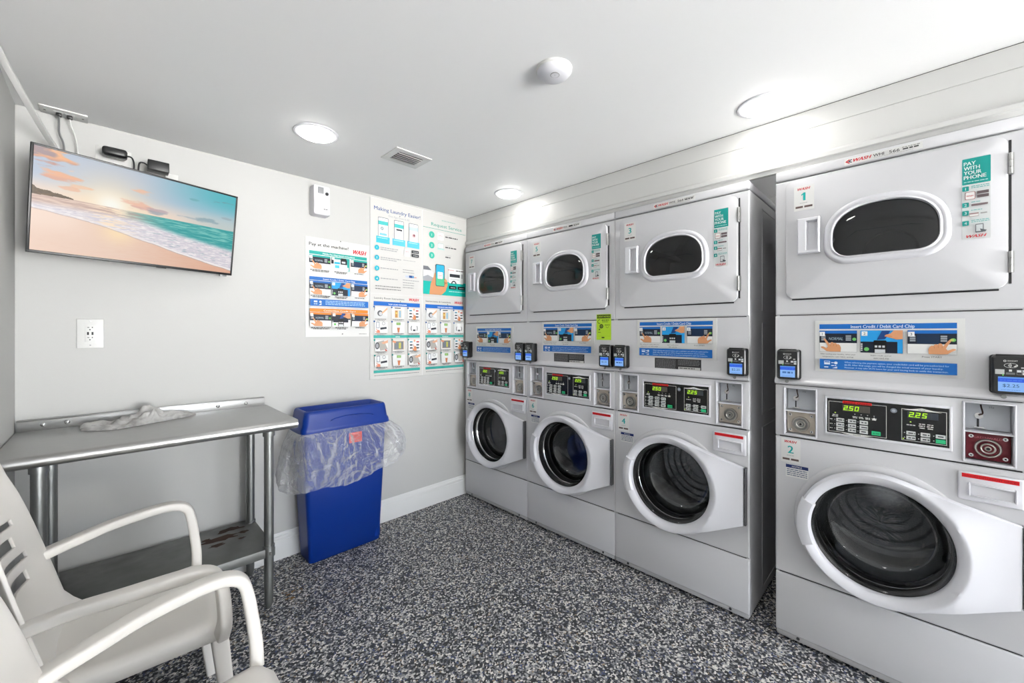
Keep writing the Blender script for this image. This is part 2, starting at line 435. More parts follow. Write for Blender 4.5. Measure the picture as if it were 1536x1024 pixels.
# ------------------------------------------------------------------ stacked washer and dryer, facing -y, left front foot at the origin
_MC = {}
def cached(key, fn):
    if key not in _MC: _MC[key] = fn()
    return _MC[key]

def d_outline(inset, n=10):
    """arched dryer window: (x, z) about its centre, flat foot, rounded lower corners, high arch"""
    hw, h = .172 - inset, .246 - 2 * inset
    zb = -.123 + inset; r = max(.075 - inset * .8, .02); zs = zb + h * .40; P = []
    for k in range(n + 1):
        a = R(180 + 90 * k / n); P.append((-hw + r + r * math.cos(a), zb + r + r * math.sin(a)))
    for k in range(n + 1):
        a = R(270 + 90 * k / n); P.append((hw - r + r * math.cos(a), zb + r + r * math.sin(a)))
    b = zb + h - zs
    for k in range(3 * n + 1):
        a = R(180 * k / (3 * n)); ca, sa = math.cos(a), math.sin(a)
        P.append((hw * math.copysign(abs(ca) ** .85, ca), zs + b * abs(sa) ** .85))
    return P
def ray_rect(dx, dz, x0, x1, z0, z1):
    t = 1e9
    if dx > 1e-9: t = min(t, x1 / dx)
    if dx < -1e-9: t = min(t, x0 / dx)
    if dz > 1e-9: t = min(t, z1 / dz)
    if dz < -1e-9: t = min(t, z0 / dz)
    return dx * t, dz * t
def holed_panel(b, x0, x1, z0, z1, hole, y0, y1, m, bev=.004):
    """panel with a hole given as points about (cx, cz)"""
    (cx, cz), pts = hole
    pts = [p for p in pts]
    for X in (x0 - cx, x1 - cx):
        for Z in (z0 - cz, z1 - cz):                     # a ray through each corner so the outline stays square
            a = math.atan2(Z, X)
            best = min(range(len(pts)), key=lambda k: abs(math.atan2(math.sin(math.atan2(pts[k][1], pts[k][0]) - a), math.cos(math.atan2(pts[k][1], pts[k][0]) - a))))
            r = math.hypot(*pts[best]); pts[best] = (r * math.cos(a), r * math.sin(a))
    out = [ray_rect(p[0], p[1], x0 - cx, x1 - cx, z0 - cz, z1 - cz) for p in pts]
    def shrink(p):
        return (max(x0 - cx + bev, min(x1 - cx - bev, p[0])), max(z0 - cz + bev, min(z1 - cz - bev, p[1])))
    inn = [shrink(p) for p in out]
    ring = lambda P, y: [(cx + p[0], y, cz + p[1]) for p in P]
    b.loft([ring(pts, y1), ring(pts, y0 + .002), ring([(p[0] * 1.008, p[1] * 1.008) for p in pts], y0), ring(inn, y0), ring(out, y0 + bev), ring(out, y1)], m)

def m_cabinet():
    b = B()
    D = 1.06
    for x in (.002, W - .014):
        b.box(x, x + .012, .012, D, .02, 1.96, ENAMEL)
    b.box(.012, W - .012, D - .01, D, .02, 1.96, ENAMEL); b.box(.012, W - .012, .03, D, .02, .03, CAVITY)
    for z in (.289, .871, 1.088, 1.386):                  # dark reveals behind the seams
        b.box(.014, W - .014, .008, .03, z - .006, z + .006, SEAM)
    for x0, x1 in ((.0004, .003), (W - .003, W - .0004)):  # pressed panel outlines on the sides
        for z0, z1 in ((.06, .85), (.91, 1.36), (1.42, 1.92)):
            for yy in (.22, D - .1): b.box(x0, x1, yy, yy + .006, z0, z1, ENAMEL)
            for zz in (z0, z1 - .006): b.box(x0, x1, .22, D - .1, zz, zz + .006, ENAMEL)
    for x in (.06, W - .06):
        for y in (.08, D - .08): b.cyl((x, y, 0), (x, y, .024), .022, BLACKP)
    b.box(.01, W - .01, .03, D, 1.955, 1.962, ENAMEL)
    return b.mesh('cabinet')
def m_lower():
    b = B(); b.box(0, W, 0, .03, .036, .2855, ENAMEL, .006, 3); b.box(.004, W - .004, .004, .03, .014, .036, mat('grey_kick_strip', '#a9a9ab', .4), .003)
    for x in (.08, W - .08): b.cyl((x, .002, .028), (x, .006, .028), .006, CAVITY)
    return b.mesh('lower_panel')
WC = (.328, .553)
def m_washfront():
    b = B()
    hole = [(.218 * math.cos(2 * math.pi * k / 96), .218 * math.sin(2 * math.pi * k / 96)) for k in range(96)]
    holed_panel(b, 0, W, .2905, .868, (WC, hole), 0, .03, ENAMEL, .005)
    return b.mesh('washer_front')
def m_recess():                                           # soft pressed ring round the door opening
    b = B(); b.lathe([(.262, .0), (.259, -.006), (.25, -.009), (.238, -.009), (.228, -.004), (.222, .012)], ENAMEL, (WC[0], 0, WC[1]), n=96)
    return b.mesh('door_surround')
def hull_r(a):
    """outline of the washer door about its centre: a circle drawn out to a straight hinge edge"""
    Rr = .240; xe = .338; zt, zb = .152, -.110
    dx, dz = math.cos(a), math.sin(a); r = Rr
    if dx > 0:
        best = Rr
        for zc, s in ((zt, 1), (zb, -1)):
            d = math.hypot(xe, zc); th = math.atan2(zc, xe) + s * math.acos(Rr / d)     # tangent point angle
            n = (math.cos(th), math.sin(th))
            lo, hi = (math.atan2(zt, xe), th) if s > 0 else (th, math.atan2(zb, xe))
            if lo <= a <= hi: best = Rr / (dx * n[0] + dz * n[1])
        if math.atan2(zb, xe) <= a <= math.atan2(zt, xe): best = xe / dx
        r = best
    return r
def door_angles():
    A = [2 * math.pi * k / 120 - math.pi for k in range(120)]
    A += [math.atan2(.152, .338), math.atan2(-.110, .338)]
    return sorted(A)
def m_washdoor():
    b = B(); A = door_angles()
    def ring(fn, y): return [(WC[0] + fn(a) * math.cos(a), y, WC[1] + fn(a) * math.sin(a)) for a in A]
    b.loft([ring(lambda a: .204, -.010), ring(lambda a: .199, -.034), ring(lambda a: .2, -.046), ring(lambda a: .205, -.052),
            ring(lambda a: .213, -.058), ring(lambda a: min(.226, hull_r(a) - .012), -.066), ring(lambda a: min(.236, hull_r(a) - .007), -.066),
            ring(lambda a: max(min(.245, hull_r(a) - .005), hull_r(a) - .005 if hull_r(a) < .252 else .245), -.062 ),
            ring(lambda a: hull_r(a) - .0025, -.0605), ring(lambda a: hull_r(a), -.054), ring(lambda a: hull_r(a) - .001, -.026),
            ring(lambda a: hull_r(a) - .02, -.014), ring(lambda a: .204, -.010)], ENAMEL2)
    bmesh.ops.remove_doubles(b.bm, verts=b.bm.verts, dist=1e-6)
    for v in b.bm.verts:                                     # the door thins towards its hinge
        v.co.y *= 1 - .55 * min(1, max(0, (v.co.x - WC[0] - .20) / .138))
    return b.mesh('washer_door', 40)
def m_handle():                                           # grip let into the left of the door, between two notches
    b = B(); rings = []
    for k in range(17):
        a = R(157 + 46 * k / 16)
        e = .004
        c, s = math.cos(a), math.sin(a)
        prof = [(.2, -.040), (.195, -.056), (.203, -.066 - e), (.222, -.069 - e), (.2405, -.064 - e), (.2445, -.046)]
        rings.append([(WC[0] + r * c, y, WC[1] + r * s) for r, y in prof])
    b.loft(rings, ENAMEL2, (True, True)); return b.mesh('door_handle', 40)
def m_hinge():
    b = B(); x0 = WC[0] + .338
    b.box(x0 + .001, x0 + .009, -.024, 0, WC[1] - .108, WC[1] + .150, mat('hinge_steel', '#6d6e70', .4, .8))
    for k in range(21):
        z = WC[1] - .105 + k * .0122; b.cyl((x0 + .005, -.025, z), (x0 + .005, -.025, z + .0108), .0042, mat('hinge_steel', '#6d6e70', .4, .8), n=10)
    return b.mesh('hinge')
def m_bowl():
    b = B(); c = (WC[0], .026, WC[1])
    b.lathe([(.2, -.045), (.199, -.030), (.192, -.015), (.193, -.010), (.186, .0), (.179, .022), (.181, .028), (.172, .050), (.171, .056), (.160, .072), (.13, .084), (.07, .09), (.0, .091),
             (0.0, .099), (.07, .098), (.133, .092), (.166, .08), (.18, .054), (.194, .002), (.203, -.020), (.205, -.030)], GLASS, c, n=96)
    b.lathe([(.2045, -.062), (.2005, -.058), (.198, -.048), (.1975, -.040), (.2045, -.038)], CHROME, c, n=96)  # chrome rings added to give the glass rim bright highlights
    b.lathe([(.1985, -.046), (.1965, -.036), (.190, -.014), (.1885, -.012)], CHROME, c, n=96)
    return b.mesh('door_glass', 60)
def m_drum():
    b = B(); c = (WC[0], 0, WC[1])
    b.lathe([(.222, .000), (.2075, -.004), (.2065, .03), (.2, .062), (.212, .085), (.232, .095)], RUBBER, c)
    b.lathe([(.232, .095), (.27, .11), (.272, .42), (.25, .45), (.12, .455), (.08, .44), (0, .44)], DRUM, c)
    for k in range(3):
        a = R(100 + 120 * k); ca, sa = math.cos(a), math.sin(a)
        t = [(.268, -.03), (.205, -.014), (.2, 0), (.205, .014), (.268, .03)]
        b.loft([[(c[0] + r * ca - q * sa, y, c[2] + r * sa + q * ca) for r, q in t] for y in (.13, .42)], DRUM, (True, True))
    for rr in (.1, .14, .18, .22): b.lathe([(rr - .006, .452), (rr, .444), (rr + .006, .452)], DRUM, c)
    return b.mesh('drum')
def m_drawer(): 
    b = B()
    x0, x1, z0, z1 = .53, .672, .752, .848
    b.box(x0, x1, -.010, .0, z0, z1, ENAMEL2, .006, 3)
    gx0, gx1, gz0, gz1 = x0 + .028, x1 - .020, z0 + .022, z0 + .056      # finger grip
    b.box(gx0, gx1, -.0105, -.010, gz0, gz1, mat('grip_shade', '#d3d3d8', .4))
    for a in ((gx0, gx1, gz1, gz1 + .006), (gx0, gx1, gz0 - .004, gz0), (gx0 - .005, gx0, gz0 - .004, gz1 + .006), (gx1, gx1 + .005, gz0 - .004, gz1 + .006)):
        b.box(a[0], a[1], -.0175, -.009, a[2], a[3], ENAMEL2, .002)
    return b.mesh('detergent_drawer')
def m_drawerlabel():
    s = Sheet(.122, .013, ink('#c1121c'), .0006); s.text('LIQUID DETERGENT ONLY', .061, .003, .0065, '#6e0a10', w=.108, al='c'); return s.mesh('warning_strip')
BAY = {'l': (.034, .141), 'r': (.545, .652)}
def m_fascia():
    b = B(); z0, z1 = .874, 1.09
    xs = [0, .034, .141, .545, .652, W]; yb = .03
    for x0, x1 in ((0, .034), (.141, .545), (.652, W)): b.box(x0, x1, 0, yb, z0, z1, ENAMEL, .0025, 2)
    for x0, x1 in BAY.values():
        b.box(x0 - .003, x1 + .003, .0006, yb, z0 + .0005, .884, ENAMEL, .001, 1); b.box(x0 - .003, x1 + .003, .0006, yb, 1.080, z1, ENAMEL, .001, 1)
        for a in ((x0 - .004, x1 + .004, 1.078, 1.083), (x0 - .004, x1 + .004, .879, .884), (x0 - .004, x0 + .001, .879, 1.083), (x1 - .001, x1 + .004, .879, 1.083)):
            b.box(a[0], a[1], -.005, .004, a[2], a[3], ENAMEL2, .0015)
        b.box(x0, x1, -.003, .045, .980, .985, ENAMEL2, .001, 1)
        b.box(x0, x0 + .002, .0, .045, .884, 1.08, ENAMEL2); b.box(x1 - .002, x1, .0, .045, .884, 1.08, ENAMEL2)
        b.box(x0, x1, .0, .05, .882, .885, ENAMEL2); b.box(x0, x1, 0, .05, 1.08, 1.083, ENAMEL2)
        b.box(x0, x1, .045, .05, .884, 1.08, ENAMEL2)
    x0, x1, zz0, zz1 = .170, .518, .906, 1.061                # raised bezel
    for a in ((x0, x1, zz1 - .010, zz1), (x0, x1, zz0, zz0 + .010), (x0, x0 + .008, zz0, zz1), (x1 - .008, x1, zz0, zz1)):
        b.box(a[0], a[1], -.006, 0.002, a[2], a[3], ENAMEL2, .0025, 2)
    return b.mesh('control_fascia')
def m_keypad():
    w, h = .336, .138
    s = Sheet(w, h, mat('panel_black', '#0b0c0f', .25), .002)
    X = lambda u: u * w
    Z = lambda f: h * (1 - f)
    lt, wh, key, grn = '#c9c9c5', '#e8e8e4', '#c6c8c8', '#2fae78'
    s.frame(X(.02), X(.527), Z(.95), Z(.08), .0016, lt); s.frame(X(.645), X(.98), Z(.93), Z(.1), .0016, lt)
    s.rect(X(.15), X(.405), Z(.115), Z(.045), '#c81e1e'); s.text('Speed Queen', X(.277), Z(.107), .0072, '#3a0808', w=X(.235), al='c', bold=.02)
    s.rect(X(.15), X(.39), Z(.33), Z(.15), '#57524e'); s.rect(X(.69), X(.92), Z(.33), Z(.155), '#3d424a')
    for k in range(5): s.rect(X(.152 + .047 * k), X(.195 + .047 * k), Z(.325), Z(.155), '#4b4743'); s.rect(X(.692 + .045 * k), X(.733 + .045 * k), Z(.325), Z(.16), '#353a41')
    for (u, f) in ((.083, .40), (.66, .885), (.715, .43)): s.circ(X(u), Z(f), .0022, glow('#c8f060', .9), 10)
    for u in (.26, .315, .37, .425): s.poly([(X(u) - .002, Z(.38)), (X(u) + .002, Z(.38)), (X(u), Z(.405))], lt); s.greek(X(u) - .007, X(u) + .007, Z(.47), .003, lt); s.greek(X(u) - .006, X(u) + .007, Z(.50), .003, lt)
    s.poly([(X(.425) - .006, Z(.5)), (X(.425) + .006, Z(.5)), (X(.425), Z(.42))], wh)
    s.greek(X(.055), X(.115), Z(.51), .0034, lt); s.greek(X(.06), X(.11), Z(.47), .0034, lt)
    for u in (.80, .86): s.greek(X(u) - .008, X(u) + .008, Z(.52), .0035, lt); s.greek(X(u) - .006, X(u) + .007, Z(.57), .0035, lt); s.greek(X(u) - .007, X(u) + .008, Z(.47), .0035, lt)
    s.greek(X(.685), X(.75), Z(.52), .0034, lt)
    for i, f in enumerate((.54, .67, .79)):
        s.line(X(.04), Z(f + .1), X(.36), Z(f + .1), .0005, '#77777a'); s.greek(X(.035), X(.06), Z(f + .06), .0028, lt)
        for j, u in enumerate((.094, .20, .302)):
            s.rect(X(u), X(u + .072), Z(f + .105), Z(f), key, r=.0015); s.greek(X(u) + .005, X(u + .068), Z(f + .07), .0045, '#44464a', i * 3 + j); s.circ(X(u - .014), Z(f + .05), .0016, lt, 8)
    s.rect(X(.405), X(.48), Z(.895), Z(.785), grn, r=.0015); s.greek(X(.415), X(.47), Z(.86), .004, '#157a4e')
    for i, f in enumerate((.665, .785)):
        for j, u in enumerate((.683, .79, .9)):
            s.rect(X(u), X(u + .07), Z(f + .098), Z(f), grn if (i and j == 2) else key, r=.0015); s.circ(X(u - .014), Z(f + .05), .0016, lt, 8)
            if not (i and j == 2): s.greek(X(u) + .005, X(u + .066), Z(f + .065), .0042, '#44464a', i * 3 + j)
    s.poly([(X(.14), Z(.935)), (X(.28), Z(1.0)), (X(.42), Z(.935))], wh); s.text('WASHER', X(.28), Z(.975), .0042, '#333333', al='c')
    s.poly([(X(.655), Z(.12)), (X(.8), Z(.045)), (X(.945), Z(.12))], wh); s.text('DRYER', X(.8), Z(.11), .0042, '#333333', al='c')
    s.circ(X(.585), Z(.17), .009, '#6d737b', 20); s.circ(X(.585), Z(.17), .005, '#9aa2aa', 16)
    s.greek(X(.93), X(.985), Z(.975), .002, '#aaaaaa')
    return s.mesh('control_panel')
def m_digits(t):
    s = Sheet(.04, .02, None, 0); g = glow('#b6f01e', 1.1); x = 0; s.L += 1
    for ch in t:
        if ch == '.': s.rect(x - .0035, x - .0012, 0, .0022, g, lay=False)
        else: seg7(s, ch, x, 0, .0115, .0175, g, .0028); x += .0165
    return s.mesh('display_digits')
def m_upper():
    b = B(); z0, z1 = 1.092, 1.3845
    prof = [(.012, z0), (-.002, z0 + .001), (-.016, z0 + .008), (-.018, z0 + .013), (-.017, z0 + .018), (-.002, z0 + .032), (0, z0 + .037), (0, z1 - .004), (.003, z1), (.03, z1), (.03, z0)]
    b.loft([[(x, y, z) for y, z in prof] for x in (0, W)], ENAMEL, (True, True))
    for x in (.045, .628): b.cyl((x, -.0205, 1.108), (x, -.014, 1.108), .0065, GALV, n=14)
    return b.mesh('service_panel', 30)
DC = (.342, 1.705)
def m_dryfront():
    b = B(); hole = [(.2 * math.cos(2 * math.pi * k / 96), .2 * math.sin(2 * math.pi * k / 96)) for k in range(96)]
    holed_panel(b, 0, W, 1.3885, 1.9575, (DC, hole), 0, .03, ENAMEL, .005); return b.mesh('dryer_front')
def m_drydrum():
    b = B(); c = (DC[0], 0, DC[1])
    b.lathe([(.2, .02), (.205, .06), (.29, .07), (.29, .6), (.27, .62), (.1, .62), (.09, .6), (0, .6)], DRYDRUM, c)
    for k in range(3):
        a = R(40 + 120 * k); ca, sa = math.cos(a), math.sin(a)
        b.loft([[(c[0] + r * ca - q * sa, y, c[2] + r * sa + q * ca) for r, q in ((.288, -.03), (.22, -.01), (.22, .01), (.288, .03))] for y in (.09, .58)], DRYDRUM, (True, True))
    return b.mesh('drum')
def m_drydoor():
    b = B()
    P = d_outline(.026)
    x0, x1, z0, z1 = .040, .638, 1.455, 1.945
    r = .03
    pts = list(P); cx, cz = DC
    X0, X1, Z0, Z1 = x0 - cx, x1 - cx, z0 - cz, z1 - cz
    def rr(p, ins):
        """ray hit on the rounded rectangle"""
        a = X1 - ins; a0 = X0 + ins; c = Z1 - ins; c0 = Z0 + ins
        q = ray_rect(p[0], p[1], a0, a, c0, c); rad = r - ins
        kx = max(a0 + rad, min(a - rad, q[0])); kz = max(c0 + rad, min(c - rad, q[1]))
        dx, dz = q[0] - kx, q[1] - kz; L = math.hypot(dx, dz)
        return (kx + dx / L * rad, kz + dz / L * rad) if L > rad else q
    dirs = []
    for p, q in zip(pts, pts[1:] + pts[:1]):
        dirs.append(p)
        a0, a1 = math.atan2(p[1], p[0]), math.atan2(q[1], q[0]); da = math.atan2(math.sin(a1 - a0), math.cos(a1 - a0))
        for k in range(1, 6): dirs.append((p[0] + (q[0] - p[0]) * k / 6, p[1] + (q[1] - p[1]) * k / 6))
    ring = lambda Q, y: [(cx + u, y, cz + v) for u, v in Q]
    b.loft([ring(dirs, -.003), ring(dirs, -.018), ring([rr(p, .005) for p in dirs], -.018), ring([rr(p, .0012) for p in dirs], -.0165), ring([rr(p, 0) for p in dirs], -.013), ring([rr(p, 0) for p in dirs], -.003), ring(dirs, -.003)], ENAMEL)
    bmesh.ops.remove_doubles(b.bm, verts=b.bm.verts, dist=1e-6)
    return b.mesh('dryer_door', 30)
def m_dryring():
    b = B(); c = DC
    ring = lambda i, y: [(c[0] + u, y, c[1] + v) for u, v in d_outline(i)]
    b.loft([ring(-.002, -.017), ring(-.001, -.024), ring(.004, -.030), ring(.011, -.0325), ring(.018, -.030), ring(.024, -.036), ring(.0265, -.033), ring(.0275, -.018)], ENAMEL2)
    return b.mesh('window_frame', 50)
def m_dryglass():
    b = B(); c = DC; ring = lambda i, y: [(c[0] + u, y, c[1] + v) for u, v in d_outline(i)]
    b.loft([ring(.027, -.024), ring(.032, -.0255), ring(.06, -.028), ring(.1, -.0285)], SMOKED, (False, True)); return b.mesh('door_window', 60)
def m_dryhandle():
    b = B(); x0, x1, z0, z1 = .084, .158, 1.636, 1.780
    b.loft([[(x, y, z) for x, z in P] for P, y in (
        ([(x0, z0), (x1, z0), (x1, z1), (x0, z1)], -.016), ([(x0, z0), (x1, z0), (x1, z1), (x0, z1)], -.036), ([(x0 + .004, z0 + .004), (x1 - .004, z0 + .004), (x1 - .004, z1 - .004), (x0 + .004, z1 - .004)], -.041),
        ([(x0 + .028, z0 + .012), (x1 - .006, z0 + .012), (x1 - .006, z1 - .012), (x0 + .028, z1 - .012)], -.041), ([(x0 + .034, z0 + .016), (x1 - .008, z0 + .016), (x1 - .008, z1 - .016), (x0 + .034, z1 - .016)], -.019))], ENAMEL2, (False, True))
    return b.mesh('door_handle', 25)
def m_dryhinge(z):
    b = B(); hs = mat('hinge_bright', '#a8a8a6', .35, .9)
    for k in range(3): b.cyl((.6425, -.017, z + k * .0225), (.6425, -.017, z + k * .0225 + .0215), .005, hs, n=12)
    b.box(.636, .650, -.0145, -.004, z, z + .067, hs); return b.mesh('hinge')
def m_doorgap():
    b = B(); b.box(.640, .646, -.0015, .001, 1.47, 1.93, SEAM); b.box(.06, .62, -.0015, .001, 1.449, 1.455, SEAM); return b.mesh('door_gap')
def m_cap():
    b = B(); b.box(0, W, -.002, 1.06, 1.9625, 2.003, ENAMEL, .007, 3); return b.mesh('top_cap')
def m_reader(txt):
    b = B(); w, h = .080, .124
    P = lambda hx, hz, r, y, dz=0: [(a, y, c + dz) for a, c in rrect(hx, hz, r, 4)]
    b.loft([P(w / 2, h / 2, .008, 0), P(w / 2 + .002, h / 2, .009, -.012), P(w / 2 + .002, h / 2, .009, -.016), P(w / 2 - .002, h / 2 - .001, .009, -.017), P(w / 2 - .001, h / 2 - .001, .010, -.038), P(w / 2 - .006, h / 2 - .006, .008, -.044)], BLACKP, (True, True))
    b.box(-.03, .03, -.040, -.028, h / 2 - .006, h / 2 + .003, BLACKG, .002)
    me = b.mesh('card_reader')
    return me
def m_readerface():
    s = Sheet(.07, .112, None, 0)
    wh = '#dcdcda'; g = '#b6b8b8'
    s.ring(.023, .100, .0018, .0032, wh, n=12); s.text('KIOSOFT', .0285, .0982, .0042, wh, w=.02, bold=.02)
    s.L += 1
    for k in range(24):                                       # contactless mark
        a, c = 2 * math.pi * k / 24, 2 * math.pi * (k + 1) / 24
        s.poly([(.035 + .013 * math.cos(a), .086 + .0065 * math.sin(a)), (.035 + .014 * math.cos(a), .086 + .0075 * math.sin(a)), (.035 + .014 * math.cos(c), .086 + .0075 * math.sin(c)), (.035 + .013 * math.cos(c), .086 + .0065 * math.sin(c))], wh, False)
    for k in range(3): s.ring(.028, .086, .002 + .0026 * k, .0033 + .0026 * k, wh, -50, 50, 8)
    s.poly([(.040, .083), (.047, .0885), (.049, .087), (.043, .081)], wh)
    s.greek(.055, .063, .078, .003, wh)
    s.rect(.003, .022, .058, .073, g); s.rect(.025, .043, .0655, .074, '#2a2c2e'); s.rect(.031, .037, .067, .0735, wh); s.rect(.025, .043, .0575, .064, '#6c6e70'); s.rect(.046, .067, .0575, .0735, '#77797b')
    s.rect(.047, .055, .066, .072, '#dfe3e5'); s.rect(.058, .066, .066, .073, '#cfd6d8'); s.rect(.047, .056, .059, .064, '#26282a'); s.rect(.058, .066, .058, .064, '#e3e3e1')
    s.circ(.019, .0555, .0018, glow('#6ee06e', 1.0), 8)
    return s.mesh('face_print')
def m_readerscreen(txt):
    s = Sheet(.052, .046, glow('#8fc0ff', .85), .0006)
    s.rect(0, .052, .041, .046, glow('#5d9cf5', .8)); s.rect(0, .052, .030, .041, glow('#1557e6', .9)); s.greek(.004, .048, .034, .003, glow('#3f7cf0', .9))
    if txt: s.text(txt, .026, .014, .010, '#234a80', w=.033, al='c')
    else: s.greek(.008, .044, .016, .007, '#3b66a8')
    s.greek(.006, .046, .004, .002, '#6f9fe0')
    return s.mesh('screen')
def m_coin(red):
    b = B(); pm = mat('red_coin_plate', '#5d1420', .3, .4) if red else mat('nickel_coin_plate', '#b9b0a4', .35, .85)
    w, h = .098, .088
    b.box(0, w, 0, .004, 0, h, pm, .002)
    for x in (.012, w - .012):
        for z in (.012, h - .012): b.cyl((x, -.004, z), (x, 0, z), .006, CHROME, n=12); b.cyl((x, -.0045, z), (x, -.004, z), .0025, CAVITY, n=8)
    cc = (w / 2, 0, h / 2 - .004); b.lathe([(.031, 0), (.031, -.004), (.029, -.007), (.0255, -.007), (.0235, -.002)], NICKEL, cc, n=40); b.lathe([(.0235, -.002), (.019, -.0015), (.0185, -.004)], pm if red else GALV, cc, n=40); b.lathe([(.0185, -.004), (.017, -.009), (.0155, -.0095), (.013, -.0075)], NICKEL, cc, n=40); b.lathe([(.013, -.0075), (.008, -.007)], pm if red else GALV, cc, n=32); b.lathe([(.008, -.007), (.0075, -.0105), (.005, -.011), (.0042, -.009)], NICKEL, cc, n=24)
    b.lathe([(.0042, -.0095), (0, -.0095)], CAVITY, cc, n=16)
    if red:
        s = text_geo('GREENWALD', .01, 0); k = .062 / s[2]
        b.raw([(.018 + x * k, -.0005, h - .018 + z * k) for x, z in s[0]], s[1], ink('#a8616a'))
    return b.mesh('coin_lock_plate')
def m_slot():
    b = B(); w, h = .098, .09
    b.box(0, w, 0, .003, 0, h, mat('grey_coin_niche', '#b4b8be', .45))
    b.cyl((.030, -.006, .045), (.030, 0, .045), .010, CHROME, n=16); b.box(.026, .031, -.001, .001, .008, .04, CAVITY)
    b.tube(bez([(.030, -.008, .048), (.038, -.012, .055), (.035, -.012, .075), (.034, -.010, .084)], 4), .0022, mat('dark_lever', '#3a2a24', .4, .6), 8)
    b.box(.019, .043, -.006, 0, .003, .008, CHROME, .0015)
    s = text_geo('25¢', 0, 0); k = .012 / s[2]
    b.raw([(.052 + x * k, -.0004, .073 + z * k) for x, z in s[0]], s[1], ink('#5c6066'))
    return b.mesh('coin_slot')
def m_sign():
    w, h = .408, .203; s = Sheet(w, h, PLATEW, .003)
    Z = lambda f: h * (1 - f)
    s.rect(w * .035, w * .955, Z(.165), Z(.07), BLUE); s.text('Insert Credit / Debit Card Chip', w * .49, Z(.15), .0125, '#dfe8f2', w=w * .43, al='c', bold=.02)
    pw, ph = w * .285, h * .415
    pic_point(s, w * .035, Z(.61), pw, ph, BLUE, '1', False); pic_insert(s, w * .345, Z(.61), pw, ph, '2'); pic_point(s, w * .66, Z(.61), w * .295, ph, BLUE, '3', True)
    k = '#2a2a2a'
    s.text('After loading your laundry, select your', w * .178, Z(.665), .0052, k, w=w * .265, al='c'); s.text('temperature / soil / fabric settings', w * .178, Z(.715), .0052, k, w=w * .235, al='c')
    s.text('Insert credit card or', w * .488, Z(.67), .0054, k, w=w * .14, al='c'); s.text('debit card chip', w * .488, Z(.72), .0054, k, w=w * .105, al='c'); s.text('Press START', w * .81, Z(.67), .0056, k, w=w * .12, al='c')
    s.rect(w * .04, w * .955, Z(.95), Z(.755), BLUE)
    c = '#c9dcf0'
    s.text('When selecting this payment option, your credit/debit card will be pre-authorized for', w * .23, Z(.82), .006, c, w=w * .68)
    s.text('$6.00. After final usage, you will be charged the actual amount of your laundry.', w * .23, Z(.87), .006, c, w=w * .645)
    s.text('However, it may take 24-72 hours for your card issuing bank to settle this transaction.', w * .23, Z(.92), .006, c, w=w * .675)
    s.rect(w * .075, w * .12, Z(.86), Z(.79), '#dfe8f2'); s.rect(w * .078, w * .117, Z(.82), Z(.80), BLUE); s.greek(w * .075, w * .115, Z(.92), .004, '#dfe8f2')
    s.greek(w * .13, w * .15, Z(.83), .003, '#dfe8f2'); s.circ(w * .165, Z(.825), .0055, '#dfe8f2', 14); s.greek(w * .13, w * .17, Z(.885), .003, '#dfe8f2'); s.poly([(w * .135, Z(.93)), (w * .175, Z(.93)), (w * .175, Z(.895))], '#dfe8f2')
    return s.mesh('instruction_sign')
def m_blk():
    w, h = .236, .058; s = Sheet(w, h, ink('#2b2b2d'), .0006); g = '#77777a'
    for k in range(7): s.greek(.006, w * .47, h - .010 - k * .0072, .0032, g, k); 
    for k in range(4): s.greek(w * .52, w - .006, h - .010 - k * .0072, .0032, g, k + 9)
    s.rect(w * .53, w - .004, .004, .017, '#c4c4c2'); s.greek(w * .55, w - .03, .0085, .005, '#555557')
    return s.mesh('warning_label')
def m_number(n):
    w, h = .068, .100; s = Sheet(w, h, PLATEW, .0006)
    wash_logo(s, w / 2, h * .83, .0105, w * .62, 'c'); 
    if n == '1': s.poly([(w * .46, h * .40), (w * .58, h * .40), (w * .58, h * .72), (w * .49, h * .72), (w * .37, h * .655), (w * .37, h * .60), (w * .46, h * .64)], '#159c98')
    else: s.text(n, w / 2, h * .40, h * .32, '#159c98', al='c', bold=.03)
    s.greek(w * .3, w * .7, h * .29, .002, '#9a9a98'); s.rect(w * .08, w * .45, h * .1, h * .18, '#5a4a46'); s.rect(w * .52, w * .92, h * .1, h * .18, '#5a4a46')
    return s.mesh('number_sticker')
def m_washnotice():
    w, h = .078, .052; s = Sheet(w, h, ink('#dcdcda'), .0005); s.rect(0, w, h * .74, h, '#1c2c62'); s.text('NOTICE', w / 2, h * .80, .007, '#dcdcda', al='c', bold=.02)
    for k in range(4): s.greek(w * .05, w * .95, h * (.58 - .15 * k), .0035, '#55627c', k)
    return s.mesh('notice_sticker')
